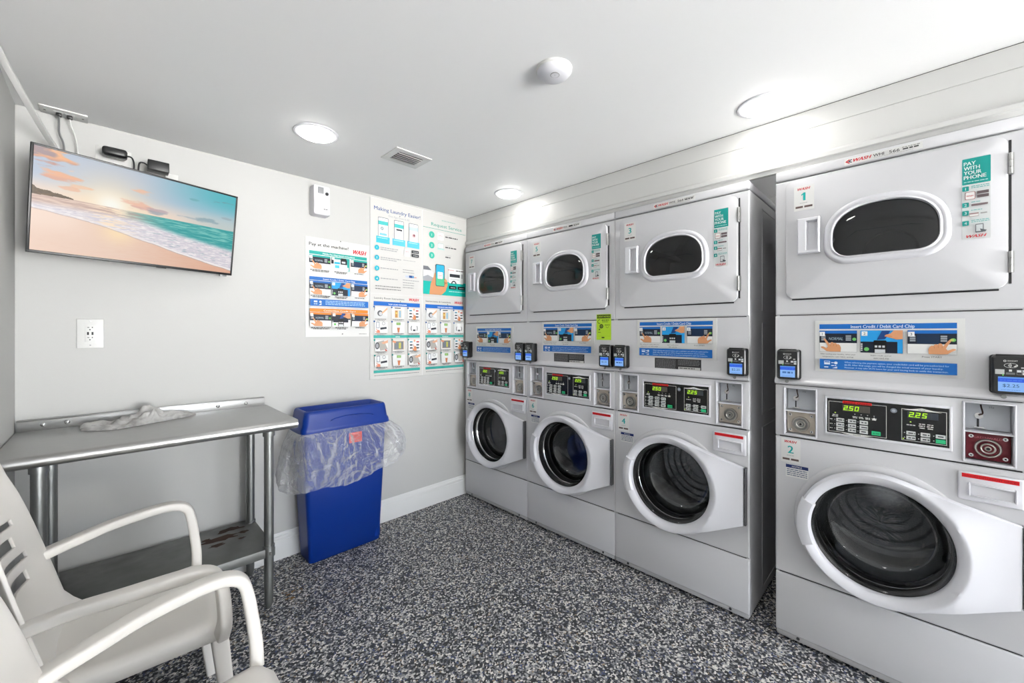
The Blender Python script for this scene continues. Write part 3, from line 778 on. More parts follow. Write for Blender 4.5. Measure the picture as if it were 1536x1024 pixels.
def m_pay():
    w, h = .062, .270; s = Sheet(w, h, ink('#d9dcdc'), .0005); tl = '#0f8f88'
    s.rect(0, w, h * .68, h, tl, r=.002)
    for k, t in enumerate(('PAY', 'WITH', 'YOUR', 'PHONE')): s.text(t, w * .06, h * (.915 - .057 * k), .0125, '#e3eceb', w=w * (.42, .56, .62, .78)[k], bold=.03)
    s.greek(w * .06, w * .9, h * .705, .0028, '#a6d2cf')
    for n, f in (('1', .63), ('2', .43), ('3', .33), ('4', .205)):
        s.rect(0, w * .24, h * (f - .03), h * (f + .028), tl, r=.002); s.text(n, w * .12, h * (f - .018), .009, '#e3eceb', al='c', bold=.02)
    s.greek(w * .32, w * .95, h * .645, .0024, '#5aa8a4'); s.greek(w * .32, w * .95, h * .625, .0024, '#5aa8a4')
    s.rect(w * .1, w * .46, h * .49, h * .585, '#9a5a58', r=.003); s.rect(w * .12, w * .44, h * .495, h * .58, '#f0efed', r=.003); wash_logo(s, w * .28, h * .528, .004, w * .25, 'c')
    s.rect(w * .52, w * .93, h * .545, h * .58, '#5f5456'); s.rect(w * .52, w * .93, h * .50, h * .535, '#5f5456')
    s.greek(w * .32, w * .65, h * .45, .0024, '#5aa8a4'); s.rect(w * .32, w * .9, h * .405, h * .43, '#6d5d5f', r=.002)
    s.greek(w * .32, w * .7, h * .35, .0024, '#5aa8a4'); s.rect(w * .25, w * .58, h * .275, h * .32, '#8b6b6a'); s.rect(w * .26, w * .57, h * .28, h * .305, '#e6e4e2'); s.greek(w * .64, w * .9, h * .30, .004, '#8d8d8b')
    s.greek(w * .32, w * .95, h * .225, .0024, '#5aa8a4'); s.greek(w * .32, w * .95, h * .205, .0024, '#5aa8a4')
    s.rect(w * .46, w * .75, h * .075, h * .18, '#5c6064', r=.002); s.rect(w * .49, w * .72, h * .09, h * .17, '#cfd4d5'); s.poly([(w * .62, h * .12), (w * .86, h * .095), (w * .80, h * .075), (w * .66, h * .085)], '#4c5054')
    wash_logo(s, w * .5, h * .02, .0095, w * .7, 'c')
    return s.mesh('payment_sticker')
def m_asset(num):
    w, h = .215, .024; s = Sheet(w, h, PLATEW, .0005)
    s.poly([(.002, .012), (.014, .020), (.0165, .017), (.0085, .012), (.0165, .006), (.014, .003)], '#c2202b'); s.poly([(.010, .012), (.021, .019), (.023, .0165), (.0155, .012), (.023, .008), (.021, .005)], '#2e3446')
    wash_logo(s, .027, .0065, .0125, .052); s.text('WHI', .084, .0072, .0115, '#222222', w=.030, bold=.012); (s.text(num, .128, .0072, .0115, '#222222', w=.028, bold=.012) if num else s.greek(.126, .157, .008, .009, '#222222'))
    s.greek(.162, .208, .0165, .003, '#8c8c8a'); s.greek(.164, .205, .009, .005, '#3a3a3a'); s.greek(.085, .19, .0025, .002, '#b2b2b0')
    return s.mesh('asset_label')

def machine(y_left, dryer_no, washer_no, asset, label, red=False, blk=False, price='2.50', screens=('', '$2.25')):
    t = empty('stacked_washer_dryer', (MX, y_left, 0), R(-90))
    tag(t, label, 'washer dryer', 'stacked washer dryers along the right wall')
    def part(name, key, fn, parent=t, loc=(0, 0, 0)): return link(name, cached(key, fn), parent, loc)
    part('cabinet', 'cab', m_cabinet); part('lower_panel', 'low', m_lower)
    wf = part('washer_front', 'wf', m_washfront); part('door_surround', 'rec', m_recess, wf); part('drum', 'drum', m_drum, wf)
    wd = part('washer_door', 'wd', m_washdoor); part('door_handle', 'wh', m_handle, wd); part('door_glass', 'bowl', m_bowl, wd); part('hinge', 'whg', m_hinge, wd)
    dr = part('detergent_drawer', 'drw', m_drawer); part('warning_strip', 'drl', m_drawerlabel, dr, (.539, -.010, .829))
    part('control_fascia', 'fas', m_fascia)
    cp = part('control_panel', 'pan', m_keypad, loc=(.176, -.002, .914))
    part('price_display', 'd250', lambda: m_digits('2.50'), cp, (.336 * .158, -.0085, .138 * .702)); part('price_display', 'd225', lambda: m_digits('2.25'), cp, (.336 * .70, -.0085, .138 * .702))
    for side, x in (('l', .0385), ('r', .5495)):
        part('coin_slot', 'slot', m_slot, loc=(x, .036, .988))
        r_ = red and side == 'r'
        o = part('coin_lock_plate', 'coin%d' % r_, lambda: m_coin(r_), loc=(x, .020, .889))
        if r_: o['label'] = 'dark red coin lock plate'
    part('service_panel', 'up', m_upper)
    sz = 1.158 if washer_no in '28' else 1.181
    part('instruction_sign', 'sign', m_sign, loc=(.139, 0, sz))
    if blk: part('warning_label', 'blk', m_blk, loc=(.238, 0, 1.1235))
    for x, s_ in ((.052, screens[0]), (.640, screens[1])):
        rd = part('card_reader', 'rdr', lambda: m_reader(''), loc=(x, 0, 1.180))
        part('face_print', 'rface', m_readerface, rd, (-.035, -.0445, -.056)); part('screen', 'scr' + s_, lambda: m_readerscreen(s_), rd, (-.026, -.0442, -.052))
    df = part('dryer_front', 'df', m_dryfront); part('drum', 'ddr', m_drydrum, df); part('door_gap', 'gap', m_doorgap, df)
    dd = part('dryer_door', 'dd', m_drydoor); part('window_frame', 'ring', m_dryring, dd); part('door_window', 'dgl', m_dryglass, dd); part('door_handle', 'dh', m_dryhandle, dd)
    for z in (1.505, 1.818): part('hinge', 'hg%.3f' % z, lambda: m_dryhinge(z), dd)
    part('number_sticker', 'n' + dryer_no, lambda: m_number(dryer_no), loc=(.070, -.018, 1.818)); part('payment_sticker', 'pay', m_pay, loc=(.5395, -.018, 1.622))
    part('number_sticker', 'n' + washer_no, lambda: m_number(washer_no), loc=(.021, 0, .763)); part('notice_sticker', 'ntc', m_washnotice, loc=(.038, 0, .703))
    part('top_cap', 'cap', m_cap); part('asset_label', 'as' + asset, lambda: m_asset(asset), loc=(.232, -.002, 1.968))
    return t
Y8 = 2.5775
machine(Y8, '7', '8', '', 'stacked white dryer numbered 7 over washer 8, in the far corner against the poster wall')
machine(Y8 - W, '5', '6', '', 'stacked white dryer numbered 5 over washer 6, with the lime green notice taped on', blk=True)
machine(Y8 - 2 * W, '3', '4', '564', 'stacked white dryer numbered 3 over washer 4, its right side open to the gap', blk=True)
machine(Y8 - 3 * W - .1008, '1', '2', '566', 'stacked white dryer numbered 1 over washer 2, nearest machine with a dark red coin lock', red=True)

# lime notice taped over the seam of dryer 5
s = Sheet(.098, .150, ink('#a9cf2c'), .0006); k = '#1f2a10'
s.rect(.004, .094, .126, .147, k); s.text('CREDIT NOTICE', .049, .1315, .010, '#a9cf2c', w=.082, al='c', bold=.03)
s.ring(.020, .107, .009, .012, k, 60, 300); s.greek(.036, .085, .112, .006, '#4d6418'); s.greek(.04, .08, .103, .004, '#4d6418')
s.circ(.034, .080, .0125, k); s.circ(.034, .080, .0065, '#a9cf2c'); s.circ(.034, .080, .004, k); s.greek(.058, .09, .085, .004, '#4d6418'); s.ring(.074, .080, .008, .010, '#4d6418', 180, 360, 10)
s.poly([(.014, .058), (.022, .066), (.026, .058)], k); s.greek(.014, .03, .042, .004, '#4d6418'); s.greek(.036, .062, .010, .007, k); s.line(.004, .022, .094, .022, .0006, '#6d8f1e')
tag(s.done('paper_notice', None, (MX - .001, Y8 - W - .561, 1.271), (0, 0, R(-90))), 'lime green paper credit notice taped across the seam below dryer 5', 'notice')
# ------------------------------------------------------------------ television with a beach picture
def fbm(x, y, s, seed, octv=4):
    rs = np.random.RandomState(seed); v = np.zeros_like(x); a = .5
    for _ in range(octv):
        g = rs.rand(64, 64); X = x * s; Yy = y * s
        xi = np.floor(X).astype(int); yi = np.floor(Yy).astype(int); fx = X - xi; fy = Yy - yi
        fx = fx * fx * (3 - 2 * fx); fy = fy * fy * (3 - 2 * fy)
        G = lambda i, j: g[(xi + i) % 64, (yi + j) % 64]
        v += a * ((G(0, 0) * (1 - fx) + G(1, 0) * fx) * (1 - fy) + (G(0, 1) * (1 - fx) + G(1, 1) * fx) * fy)
        a *= .5; s *= 2
    return v
def beach(u, v):
    def C(h): return np.array([int(h[i:i + 2], 16) / 255 for i in (1, 3, 5)])
    def mix(a, b, t): t = np.clip(t, 0, 1)[..., None]; return a * (1 - t) + b * t
    def st(a, b, x): t = np.clip((x - a) / (b - a), 0, 1); return t * t * (3 - 2 * t)
    one = np.ones(u.shape + (1,)); hz = .553
    sky = mix(one * C('#b9c6da'), one * C('#55bcc6'), st(.4, 1, u) * st(hz, .95, v))
    sky = mix(sky, one * C('#f3dccb'), 1 - st(0, .22, v - hz))
    sky = mix(sky, one * C('#a9c9d0'), st(.55, .95, u) * (1 - st(.05, .3, v - hz)) * .6)
    d = np.hypot((u - .32) * 1.7, v - hz - .02)
    sky = mix(sky, one * C('#ffe9c4'), np.exp(-(d / .33) ** 2) * .8); sky = mix(sky, one * C('#fffdf3'), np.exp(-(d / .12) ** 2))
    n = fbm(u * 1.3, v * 2.6, 10, 3, 6)
    def cloud(cu, cv, ru, rv, col, k=1.0, dark=None):
        nonlocal sky
        q = 1 - np.hypot((u - cu) / ru, (v - cv) / rv); m = st(.02, .55, q * .9 + (n - .5) * 2.3 * (q > -.8)) * k * st(-.6, -.1, q)
        c = one * C(col)
        if dark: c = mix(c, one * C(dark), st(.1, -.5, (v - cv) / rv))
        sky = mix(sky, c, m)
    cloud(.03, .93, .13, .10, '#f6b98a', 1, '#c79a8f'); cloud(.0, .97, .07, .06, '#9c8f9d', .8); cloud(.11, .76, .10, .06, '#f4b48c', .9, '#e5a98f'); cloud(.19, .70, .05, .025, '#f6c49e', .7)
    cloud(.14, .655, .04, .022, '#efb795', .7); cloud(.145, .83, .03, .02, '#f5cdb0', .7); cloud(.46, .79, .045, .035, '#f2c2a4', .85); cloud(.44, .63, .11, .05, '#efb9a0', .8, '#d9a49c'); cloud(.55, .615, .07, .04, '#b9a5ad', .75, '#9aa3b0')
    cloud(.93, .90, .07, .05, '#6f98a4', .8); cloud(.74, .845, .03, .018, '#6fb0b8', .7); cloud(.83, .63, .08, .035, '#8fa9b3', .8); cloud(.70, .62, .06, .02, '#a9b5bc', .7); cloud(.95, .70, .04, .02, '#9db0b8', .7)
    w1 = fbm(u * 2, v * 14, 8, 11); w2 = fbm(u * 6, v * 22, 7, 5)
    teal = mix(one * C('#2f9fa0'), one * C('#7cc9c2'), st(.35, .7, w1))
    warm = mix(one * C('#c9ab9f'), one * C('#e8cfbf'), st(.3, .7, w1))
    sea = mix(warm, teal, st(.28, .62, u + .25 * (w1 - .5)))
    shore = np.interp(u, [0, .18, .30, .44, .55, .68, .82, .966, 1], [.41, .37, .335, .27, .225, .16, .105, .05, .035]) + .012 * (fbm(u, v * 0, 18, 9) - .5)
    shallow = mix(one * C('#d9d3dc'), one * C('#f4eef0'), st(.4, .65, w2)); shallow = mix(shallow, one * C('#9fb4bd'), st(.55, .72, fbm(u * 3, v * 9, 9, 21)) * .7 * st(.4, .6, u))
    sw = np.interp(u, [0, .3, .45, .7, 1], [.46, .47, .47, .38, .30])
    sea = mix(sea, shallow, st(.04, -.04, v - sw)); 
    glit = np.exp(-((u - .33) / .09) ** 2) * st(.35, .6, w1); sea = mix(sea, one * C('#ffe8cc'), glit)
    sand = mix(one * C('#efd0bd'), one * C('#e3ae93'), st(.25, 1, u) * .9 + .3 * (fbm(u * 3, v * 12, 8, 2) - .5)); sand = mix(sand, one * C('#f6dccb'), st(.3, .1, u) * st(.1, .35, v))
    sand = mix(sand, one * C('#ffe3b8'), np.exp(-((u - .36) / .08) ** 2 - ((v - .30) / .12) ** 2) * .9)
    col = mix(sea, sky, st(hz - .004, hz + .004, v))
    hill = hz + .006 + .062 * np.clip(1 - u / .16, 0, 1) ** .8 * (.35 + 1.1 * fbm(u, v * 0, 34, 8, 5)); hm = (v < hill) & (v > hz - .014 * np.clip(1 - u / .16, 0, 1)) & (u < .16)
    col = np.where(hm[..., None], mix(one * C('#4d4435'), one * C('#8a6a48'), fbm(u, v, 60, 4)), col)
    edge = v - shore
    col = np.where((edge < 0)[..., None], sand, col)
    col = mix(col, one * C('#fbf5f3'), np.exp(-((edge - .012) / .011) ** 2) * (.45 + .5 * st(.35, .6, u)))
    col = mix(col, one * C('#a98f8a'), np.exp(-((edge + .002) / .004) ** 2) * .5)
    return np.clip(col, 0, 1)
TW, TH = .700, .411
tv = empty('television', (.1257, 2.444, 1.821), rot=(R(8.2), R(.6), R(13.2)))
tag(tv, 'flat screen television showing a sunset beach, mounted high on the left', 'television')
b = B()
bz = .008
for a in ((-TW / 2, TW / 2, TH / 2 - bz, TH / 2), (-TW / 2, TW / 2, -TH / 2, -TH / 2 + bz + .003), (-TW / 2, -TW / 2 + bz, -TH / 2, TH / 2), (TW / 2 - bz, TW / 2, -TH / 2, TH / 2)):
    b.box(a[0], a[1], -.002, .012, a[2], a[3], BLACKP, .0012)
b.box(.04, .075, -.003, .006, -TH / 2 - .003, -TH / 2 + .001, BLACKP, .001)
b.done('bezel', tv)
b = B(); b.box(-TW / 2 + .006, TW / 2 - .006, .010, .024, -TH / 2 + .006, TH / 2 - .006, BLACKP, .004); b.box(-.25, .25, .022, .045, -.16, .10, BLACKP, .008)
b.box(TW / 2 - .05, TW / 2 - .02, .006, .02, -TH / 2 - .008, -TH / 2 + .004, GALV, .001)
b.done('back_shell', tv)
b = B(); b.box(-.05, .05, .045, .06, -.06, .06, BLACKP, .003); b.tube([(0, .055, -.02), (.06, .14, -.025)], .018, BLACKP, 10)
b.done('wall_bracket', tv)
nx, nz = 440, 250
uu, vv = np.meshgrid((np.arange(nx) + .5) / nx, (np.arange(nz) + .5) / nz)
pic = beach(uu, vv); pic = np.where(pic <= .04045, pic / 12.92, ((pic + .055) / 1.055) ** 2.4)
xs = np.linspace(-TW / 2 + bz, TW / 2 - bz, nx + 1); zs = np.linspace(-TH / 2 + bz + .003, TH / 2 - bz, nz + 1)
gx, gz = np.meshgrid(xs, zs); co = np.stack([gx, np.zeros_like(gx), gz], -1).reshape(-1, 3)
ii = np.arange(nz)[:, None] * (nx + 1) + np.arange(nx)[None]; fc = np.stack([ii, ii + 1, ii + nx + 2, ii + nx + 1], -1).reshape(-1, 4)
me = bpy.data.meshes.new('screen'); me.from_pydata(co.tolist(), [], fc.tolist())
at = me.color_attributes.new('picture', 'FLOAT_COLOR', 'CORNER')
at.data.foreach_set('color', np.repeat(np.concatenate([pic, np.ones(pic.shape[:2] + (1,))], -1).reshape(-1, 4), 4, axis=0).astype(np.float32).ravel())
m = bpy.data.materials.new('lit_screen'); m.use_nodes = True; N, L, pb = nodes(m)
va = N.new('ShaderNodeVertexColor'); va.layer_name = 'picture'; pb.inputs['Base Color'].default_value = (.01, .01, .01, 1); pb.inputs['Roughness'].default_value = .3; pb.inputs['Specular IOR Level'].default_value = .12
L.new(va.outputs['Color'], pb.inputs['Emission Color']); pb.inputs['Emission Strength'].default_value = .9 * 2 ** -EXPO
me.materials.append(m); link('screen', me, tv)

# ------------------------------------------------------------------ wall fittings
b = B(); b.box(-.205, -.065, 2.530, 2.612, CZ - .006, CZ, PLATEW, .0015)
for x in (-.152, -.118): b.box(x - .014, x + .014, 2.556, 2.586, CZ - .0075, CZ - .005, mat('white_socket', '#dcdcda', .4), .001)
for x in (-.190, -.080): b.cyl((x, 2.571, CZ - .0075), (x, 2.571, CZ - .005), .004, GALV, n=10)
o = b.done('ceiling_outlet'); tag(o, 'white double socket plate on the ceiling above the television', 'outlet')
def cord(name, pts, r, m, label, plug=None):
    p0 = Vector(pts[0])
    b = B(); b.tube([p - p0 for p in bez(pts, 6)], r, m, 8); o = b.done(name, tv, p0); o['label'] = label
    bpy.context.view_layer.update(); o.matrix_parent_inverse = tv.matrix_world.inverted()
    b = B(); b.box(-.009, .009, -.011, .011, -.014, 0, plug or m, .004); b.done('plug', o); return o
cord('power_cord', [(-.150, 2.571, CZ - .007), (-.150, 2.571, CZ - .05), (-.149, 2.575, CZ - .09), (-.138, 2.58, CZ - .13), (-.135, 2.58, CZ - .19), (-.135, 2.58, CZ - .24)], .0032, mat('grey_cable', '#6a6b6c', .5), 'grey power cord', BLACKP)
cord('power_cord', [(-.119, 2.571, CZ - .007), (-.117, 2.575, CZ - .04), (-.103, 2.58, CZ - .09), (-.096, 2.585, CZ - .15), (-.096, 2.585, CZ - .24)], .0025, mat('white_cable', '#d8d8d6', .5), 'thin white power cord', BLACKP)
b = B(); p0, p1 = Vector((LX + .012, 2.10, CZ - .006)), Vector((-.150, 2.606, 2.075))
path = [p0.lerp(p1, t) + Vector((0, 0, -.012 * math.sin(math.pi * t))) for t in [k / 12 for k in range(13)]]
b.tube(path, 1, PLATEW, rect=(.0095, .006, .002))
tag(b.done('cable_raceway'), 'slim white cable raceway slanting from the ceiling corner behind the television', 'raceway')
b = B(); b.box(-.043, .075, BY - .004, BY, 2.04, 2.160, PLATEW, .001)
tag(b.done('wall_plate'), 'square white blank plate on the wall behind the top of the television', 'wall plate')
b = B(); b.box(.195, .245, BY - .012, BY, 2.03, 2.098, PLATEW, .002)
tag(b.done('wall_plate'), 'narrow white wall plate half hidden by the square-edged power adapter', 'wall plate')
def adapter(x0, x1, z0, z1, y, rnd, cpts, label, side):
    t = empty('power_adapter', ((x0 + x1) / 2, y, z0)); tag(t, label, 'power adapter', 'power adapters on top of the television'); w = (x1 - x0) / 2; h = z1 - z0
    b = B(); b.box(-w, w, -.028, .028, 0, h, BLACKP, rnd, 3); b.done('adapter_body', t)
    b = B(); b.tube(bez([(p[0] - (x0 + x1) / 2, p[1] - y, p[2] - z0) for p in cpts], 6), .0035, BLACKP, 8); b.done('cable', t)
    b = B(); b.box(-w * .8, w * .8, .026, .030 + (BY - .0 - y - .030), h * .25, h * .7, PLATEW, .001); b.done('adhesive_pad', t)
adapter(-.022, .060, 2.103, 2.142, 2.555, .012, [(.058, 2.555, 2.122), (.075, 2.555, 2.118), (.082, 2.555, 2.09), (.080, 2.555, 2.05)], 'rounded black power adapter on the wall above the television, the left one', 'r')
adapter(.128, .205, 2.078, 2.124, 2.555, .003, [(.130, 2.555, 2.10), (.115, 2.555, 2.108), (.100, 2.555, 2.10), (.096, 2.555, 2.05)], 'square-edged black power adapter on the wall above the television, the right one', 'l')

t = empty('wall_outlet', (-.059, BY, 1.309)); tag(t, 'white wall outlet with two sockets and two usb ports under the television', 'outlet')
b = B(); b.box(-.042, .042, -.007, 0, -.065, .065, PLATEW, .003); b.done('cover_plate', t)
b = B(); b.box(-.016, .016, -.0095, -.005, -.036, .036, mat('white_socket', '#dcdcda', .4), .001)
K = CAVITY
for z in (.026, -.019):
    b.box(-.009, -.003, -.0098, -.009, z, z + .0028, K); b.box(.005, .008, -.0098, -.009, z - .001, z + .004, K); b.cyl((-.001, -.0099, z - .0085), (-.001, -.009, z - .0085), .0026, K, n=10)
for x in (-.007, .007): b.box(x - .003, x + .003, -.0098, -.009, -.006, .007, K)
b.done('socket', t)
for z in (.052, -.052):
    b = B(); b.cyl((0, -.0078, z), (0, -.006, z), .003, GALV, n=10); b.done('screw', t)

t = empty('air_freshener', (.917, BY, 2.028)); tag(t, 'white air freshener dispenser on the wall above the smaller poster', 'air freshener')
b = B(); b.loft([[(x, y, z) for x, z in [(a, c + .09) for a, c in rrect(hx, hz, .012, 4)]] for hx, hz, y in ((.05, .09, 0), (.05, .09, -.05), (.047, .087, -.062), (.040, .080, -.066))], ENAMEL2, (True, True))
b.box(-.046, .046, -.067, -.064, .008, .085, ENAMEL2, .001); b.done('dispenser_case', t)
b = B(); b.box(-.024, .008, -.069, -.064, .130, .168, mat('grey_window', '#8b8d90', .3), .003); b.done('window', t)
b = B(); b.cyl((.027, -.070, .133), (.027, -.064, .133), .010, BLACKP, n=16); b.cyl((.027, -.072, .133), (.027, -.066, .133), .005, CAVITY, n=12); b.done('spray_nozzle', t)
s = Sheet(.03, .006, None, 0); s.greek(0, .028, .001, .0045, '#3b3c3e'); s.done('brand_print', t, (.008, -.0672, .034))

# ------------------------------------------------------------------ pay poster
def holes(s, pts):
    for x, z in pts: s.circ(x, z, .0042, '#6a6a68', 12)
w, h = .402, .612
s = Sheet(w, h, PLATEW, .004); Z = lambda f: h * (1 - f)
s.text('Pay at the machine!', w * .05, Z(.083), .020, '#1f1f1f', w=w * .60, bold=.03); s.text('3 Convenient ways to pay', w * .06, Z(.113), .012, '#b9b9b7', w=w * .47, shear=.2)
wash_logo(s, w * .73, Z(.115), .029, w * .22)
for f, c, t in ((.135, TEAL, 'Mobile Pay (App-based contactless)'), (.395, BLUE, 'Insert Credit / Debit Card Chip'), (.715, ORANGE, 'Contactless Credit Card')):
    s.rect(w * .05, w * .96, Z(f + .034), Z(f), c); s.text(t, w * .5, Z(f + .026), .0095, '#e6ebec', w=w * .5, al='c', bold=.02)
    z0, ph = Z(f + .178), h * .137; pw = w * .315
    pic_point(s, w * .05, z0, pw, ph, c, '1', False)
    if c == TEAL: pic_phone(s, w * .375, z0, w * .29, ph, '2', c)
    else: pic_insert(s, w * .375, z0, w * .29, ph, '2', tap=c == ORANGE, bg='#1f8fd0' if c == BLUE else c)
    pic_point(s, w * .685, z0, w * .275, ph, c, '3', True)
    for x0, x1 in ((.06, .35), (.42, .62)): 
        s.greek(w * x0, w * x1, Z(f + .196), .0045, '#4a4a48'); s.greek(w * (x0 + .03), w * (x1 - .02), Z(f + .208), .0045, '#4a4a48')
    s.greek(w * .74, w * .9, Z(f + .196), .0045, '#4a4a48')
s.rect(w * .05, w * .96, Z(.69), Z(.622), BLUE)
for k in range(3): s.greek(w * .27, w * .9, Z(.642 + .016 * k), .005, '#9cc0e4', k)
s.rect(w * .1, w * .15, Z(.655), Z(.638), '#dfe8f2'); s.circ(w * .195, Z(.648), .007, '#dfe8f2', 12); s.greek(w * .10, w * .15, Z(.675), .005, '#dfe8f2'); s.poly([(w * .17, Z(.68)), (w * .21, Z(.68)), (w * .21, Z(.66))], '#dfe8f2')
holes(s, ((w * .5, Z(.012)), (w * .53, Z(.972)))); s.greek(w * .8, w * .93, Z(.975), .004, '#8a8a88')
tag(s.done('poster', None, (.842, BY + .0006, 1.288)), 'smaller white payment poster with teal, blue and orange step rows', 'poster')

# ------------------------------------------------------------------ big instruction board: four sheets
BW, BH = .822, 1.245
t = empty('poster', (1.251, BY, .992)); tag(t, 'large white instruction poster reaching from the ceiling down beside the corner machine', 'poster')
b = B(); b.box(0, BW, -.004, 0, 0, BH, PLATEW, .001, 1); b.done('backing_board', t)
CW = .403
def sheet(name, x, z0, z1):
    s = Sheet(CW, z1 - z0, ink('#cccbc8'), .0008); return s, (lambda: s.done(name, t, (x, -.004, z0)))
zsplit = BH * .475
# making laundry easier
s, fin = sheet('instruction_sheet', .004, zsplit, BH - .003); h = s.h; w = CW
Zf = lambda f: h * (1 - f / .523)
s.text('Making Laundry Easier!', w * .06, Zf(.062), .026, '#34508a', w=w * .90, bold=.012); s.text('One App Does It All.', w * .32, Zf(.088), .015, '#9aa0a8', w=w * .42)
for k, (x, c) in enumerate(((.13, '#3fb2c4'), (.43, '#57b8d6'), (.72, '#57b8d6'))):
    X0, X1 = w * x, w * (x + .19)
    s.rect(X0, X1, Zf(.215), Zf(.098), '#4c545c', r=.006); s.rect(X0 + .003, X1 - .003, Zf(.215), Zf(.101), '#eef1f2', r=.004)
    s.greek(X0 + .02, X1 - .02, Zf(.11), .003, '#8a9096'); s.rect(X0 + .003, X1 - .003, Zf(.140), Zf(.119), '#4bb7b7' if k < 2 else '#bfe0ea')
    if k == 0: s.circ(X0 + .03, Zf(.16), .011, '#5a6a74'); s.circ(X0 + .03, Zf(.16), .006, '#c9d4da'); s.rect(X0 + .045, X0 + .06, Zf(.17), Zf(.15), '#cfd8dd'); s.rect(X0 + .012, X1 - .012, Zf(.198), Zf(.186), '#7ac0da')
    if k == 1: s.rect(X0 + .016, X1 - .014, Zf(.156), Zf(.147), '#2b2f36'); [s.greek(X0 + .012, X1 - .012, Zf(.165 + .008 * q), .003, '#9a9ea2') for q in range(4)]
    if k == 2: s.circ(X0 + .04, Zf(.168), .015, '#c9a9ab'); s.circ(X0 + .043, Zf(.166), .008, '#7c4a52'); s.greek(X0 + .012, X1 - .012, Zf(.195), .003, '#b0b4b8')
    s.rect(w * (x - .035), w * (x + .215), Zf(.242), Zf(.205), c); s.greek(w * (x - .01), w * (x + .18), Zf(.215), .004, '#bfe6ec')
for n, f in (('1', .270), ('2', .325), ('3', .384), ('4', .441)):
    s.circ(w * .105, Zf(f), .017, '#1ea2b6', 24); s.text(n, w * .105, Zf(f) - .007, .014, '#e4f2f4', al='c')
    s.greek(w * .17, w * (.5 if n != '2' else .56), Zf(f) + .001, .006, '#9a9c9e'); 
    if n < '3': s.greek(w * .17, w * .48, Zf(f) - .012, .006, '#9a9c9e')
    s.rect(w * .05, w * .95, Zf(f + .03), Zf(f + .0295), '#d2d3d2')
s.rect(w * .62, w * .745, Zf(.297), Zf(.252), '#c4c6c8', r=.006); s.rect(w * .624, w * .741, Zf(.2965), Zf(.2525), '#f1f1ef', r=.005); wash_logo(s, w * .683, Zf(.272), .006, w * .08, 'c')
for f in (.272, .294): s.rect(w * .77, w * .92, Zf(f), Zf(f - .017), '#3a3c3f', r=.003); s.greek(w * .80, w * .905, Zf(f - .006), .0045, '#b9bbbd')
s.greek(w * .6, w * .85, Zf(.322), .004, '#a5a7a9')
for f in (.378, .392, .437, .452, .466, .48): s.greek(w * .59, w * (.82 + .1 * ((f * 1000) % 2)), Zf(f), .0045, '#8f9193')
s.rect(w * .64, w * .71, Zf(.419), Zf(.408), '#b9c3d6'); s.rect(w * .715, w * .78, Zf(.419), Zf(.406), '#2d4f8e'); s.rect(w * .785, w * .81, Zf(.419), Zf(.406), '#3f8fc0'); s.greek(w * .82, w * .87, Zf(.418), .007, '#c98a86')
for f in (.484, .499): s.greek(w * .07, w * .55, Zf(f), .005, '#6a6c6e')
holes(s, ((w * .53, Zf(.073)),)); fin()
# request service
s, fin = sheet('instruction_sheet', .004 + CW + .008, zsplit, BH - .003); h = s.h
s.greek(w * .42, w * .75, Zf(.04), .006, '#8fb8b0'); s.text('Request Service', w * .18, Zf(.082), .027, '#3f9a8a', w=w * .72, bold=.008)
s.rect(w * .0, w * 1, Zf(.1), Zf(.0975), '#3f9a8a')
for n, f, tx in (('1', .138, .8), ('2', .203, .78), ('3', .265, .62)):
    s.circ(w * .19, Zf(f), .025, '#3fae9a', 24); s.text(n, w * .19, Zf(f) - .009, .018, '#dff0ec', al='c')
    s.greek(w * .5, w * .64, Zf(f - .012), .004, '#b5b7b7'); s.greek(w * .5, w * tx, Zf(f + .002), .009, '#4a4c4e', 3)
s.rect(w * .32, w * .46, Zf(.163), Zf(.117), '#b9bbbc', r=.004); s.rect(w * .323, w * .457, Zf(.1625), Zf(.1175), '#f1f1ef', r=.003); wash_logo(s, w * .39, Zf(.138), .006, w * .09, 'c')
s.rect(w * .33, w * .455, Zf(.215), Zf(.183), '#9fb6b4', r=.003); s.rect(w * .337, w * .448, Zf(.212), Zf(.186), '#eef2f2'); s.rect(w * .31, w * .475, Zf(.222), Zf(.216), '#a6d2cc')
s.rect(w * .0, w * 1.0, Zf(.505), Zf(.425), '#12a99d'); s.poly([(w * .45, Zf(.425)), (w, Zf(.425)), (w, Zf(.418)), (w * .55, Zf(.418))], '#12a99d')
s.poly([(0, Zf(.42)), (0, Zf(.335)), (w * .10, Zf(.335)), (w * .22, Zf(.37)), (w * .24, Zf(.42))], '#d4d6d8'); s.poly([(0, Zf(.358)), (0, Zf(.335)), (w * .1, Zf(.335)), (w * .18, Zf(.358))], '#6d6f74'); s.poly([(0, Zf(.40)), (w * .1, Zf(.388)), (w * .24, Zf(.405)), (w * .24, Zf(.435)), (0, Zf(.43))], '#9a9da2'); s.rect(0, w * .3, Zf(.505), Zf(.425), '#12a99d')
s.rect(w * .58, w * .93, Zf(.424), Zf(.33), '#eceeed'); wash_logo(s, w * .56, Zf(.345), .008, w * .15); s.greek(w * .75, w * .95, Zf(.345), .007, '#5a4c4c'); s.rect(w * .6, w * .85, Zf(.385), Zf(.365), '#2f3238'); s.rect(w * .88, w * .92, Zf(.388), Zf(.36), '#b4b6b8'); s.greek(w * .62, w * .83, Zf(.40), .004, '#9a9c9e'); s.ring(w * .7, Zf(.428), .016, .026, '#3f474c', 0, 180)
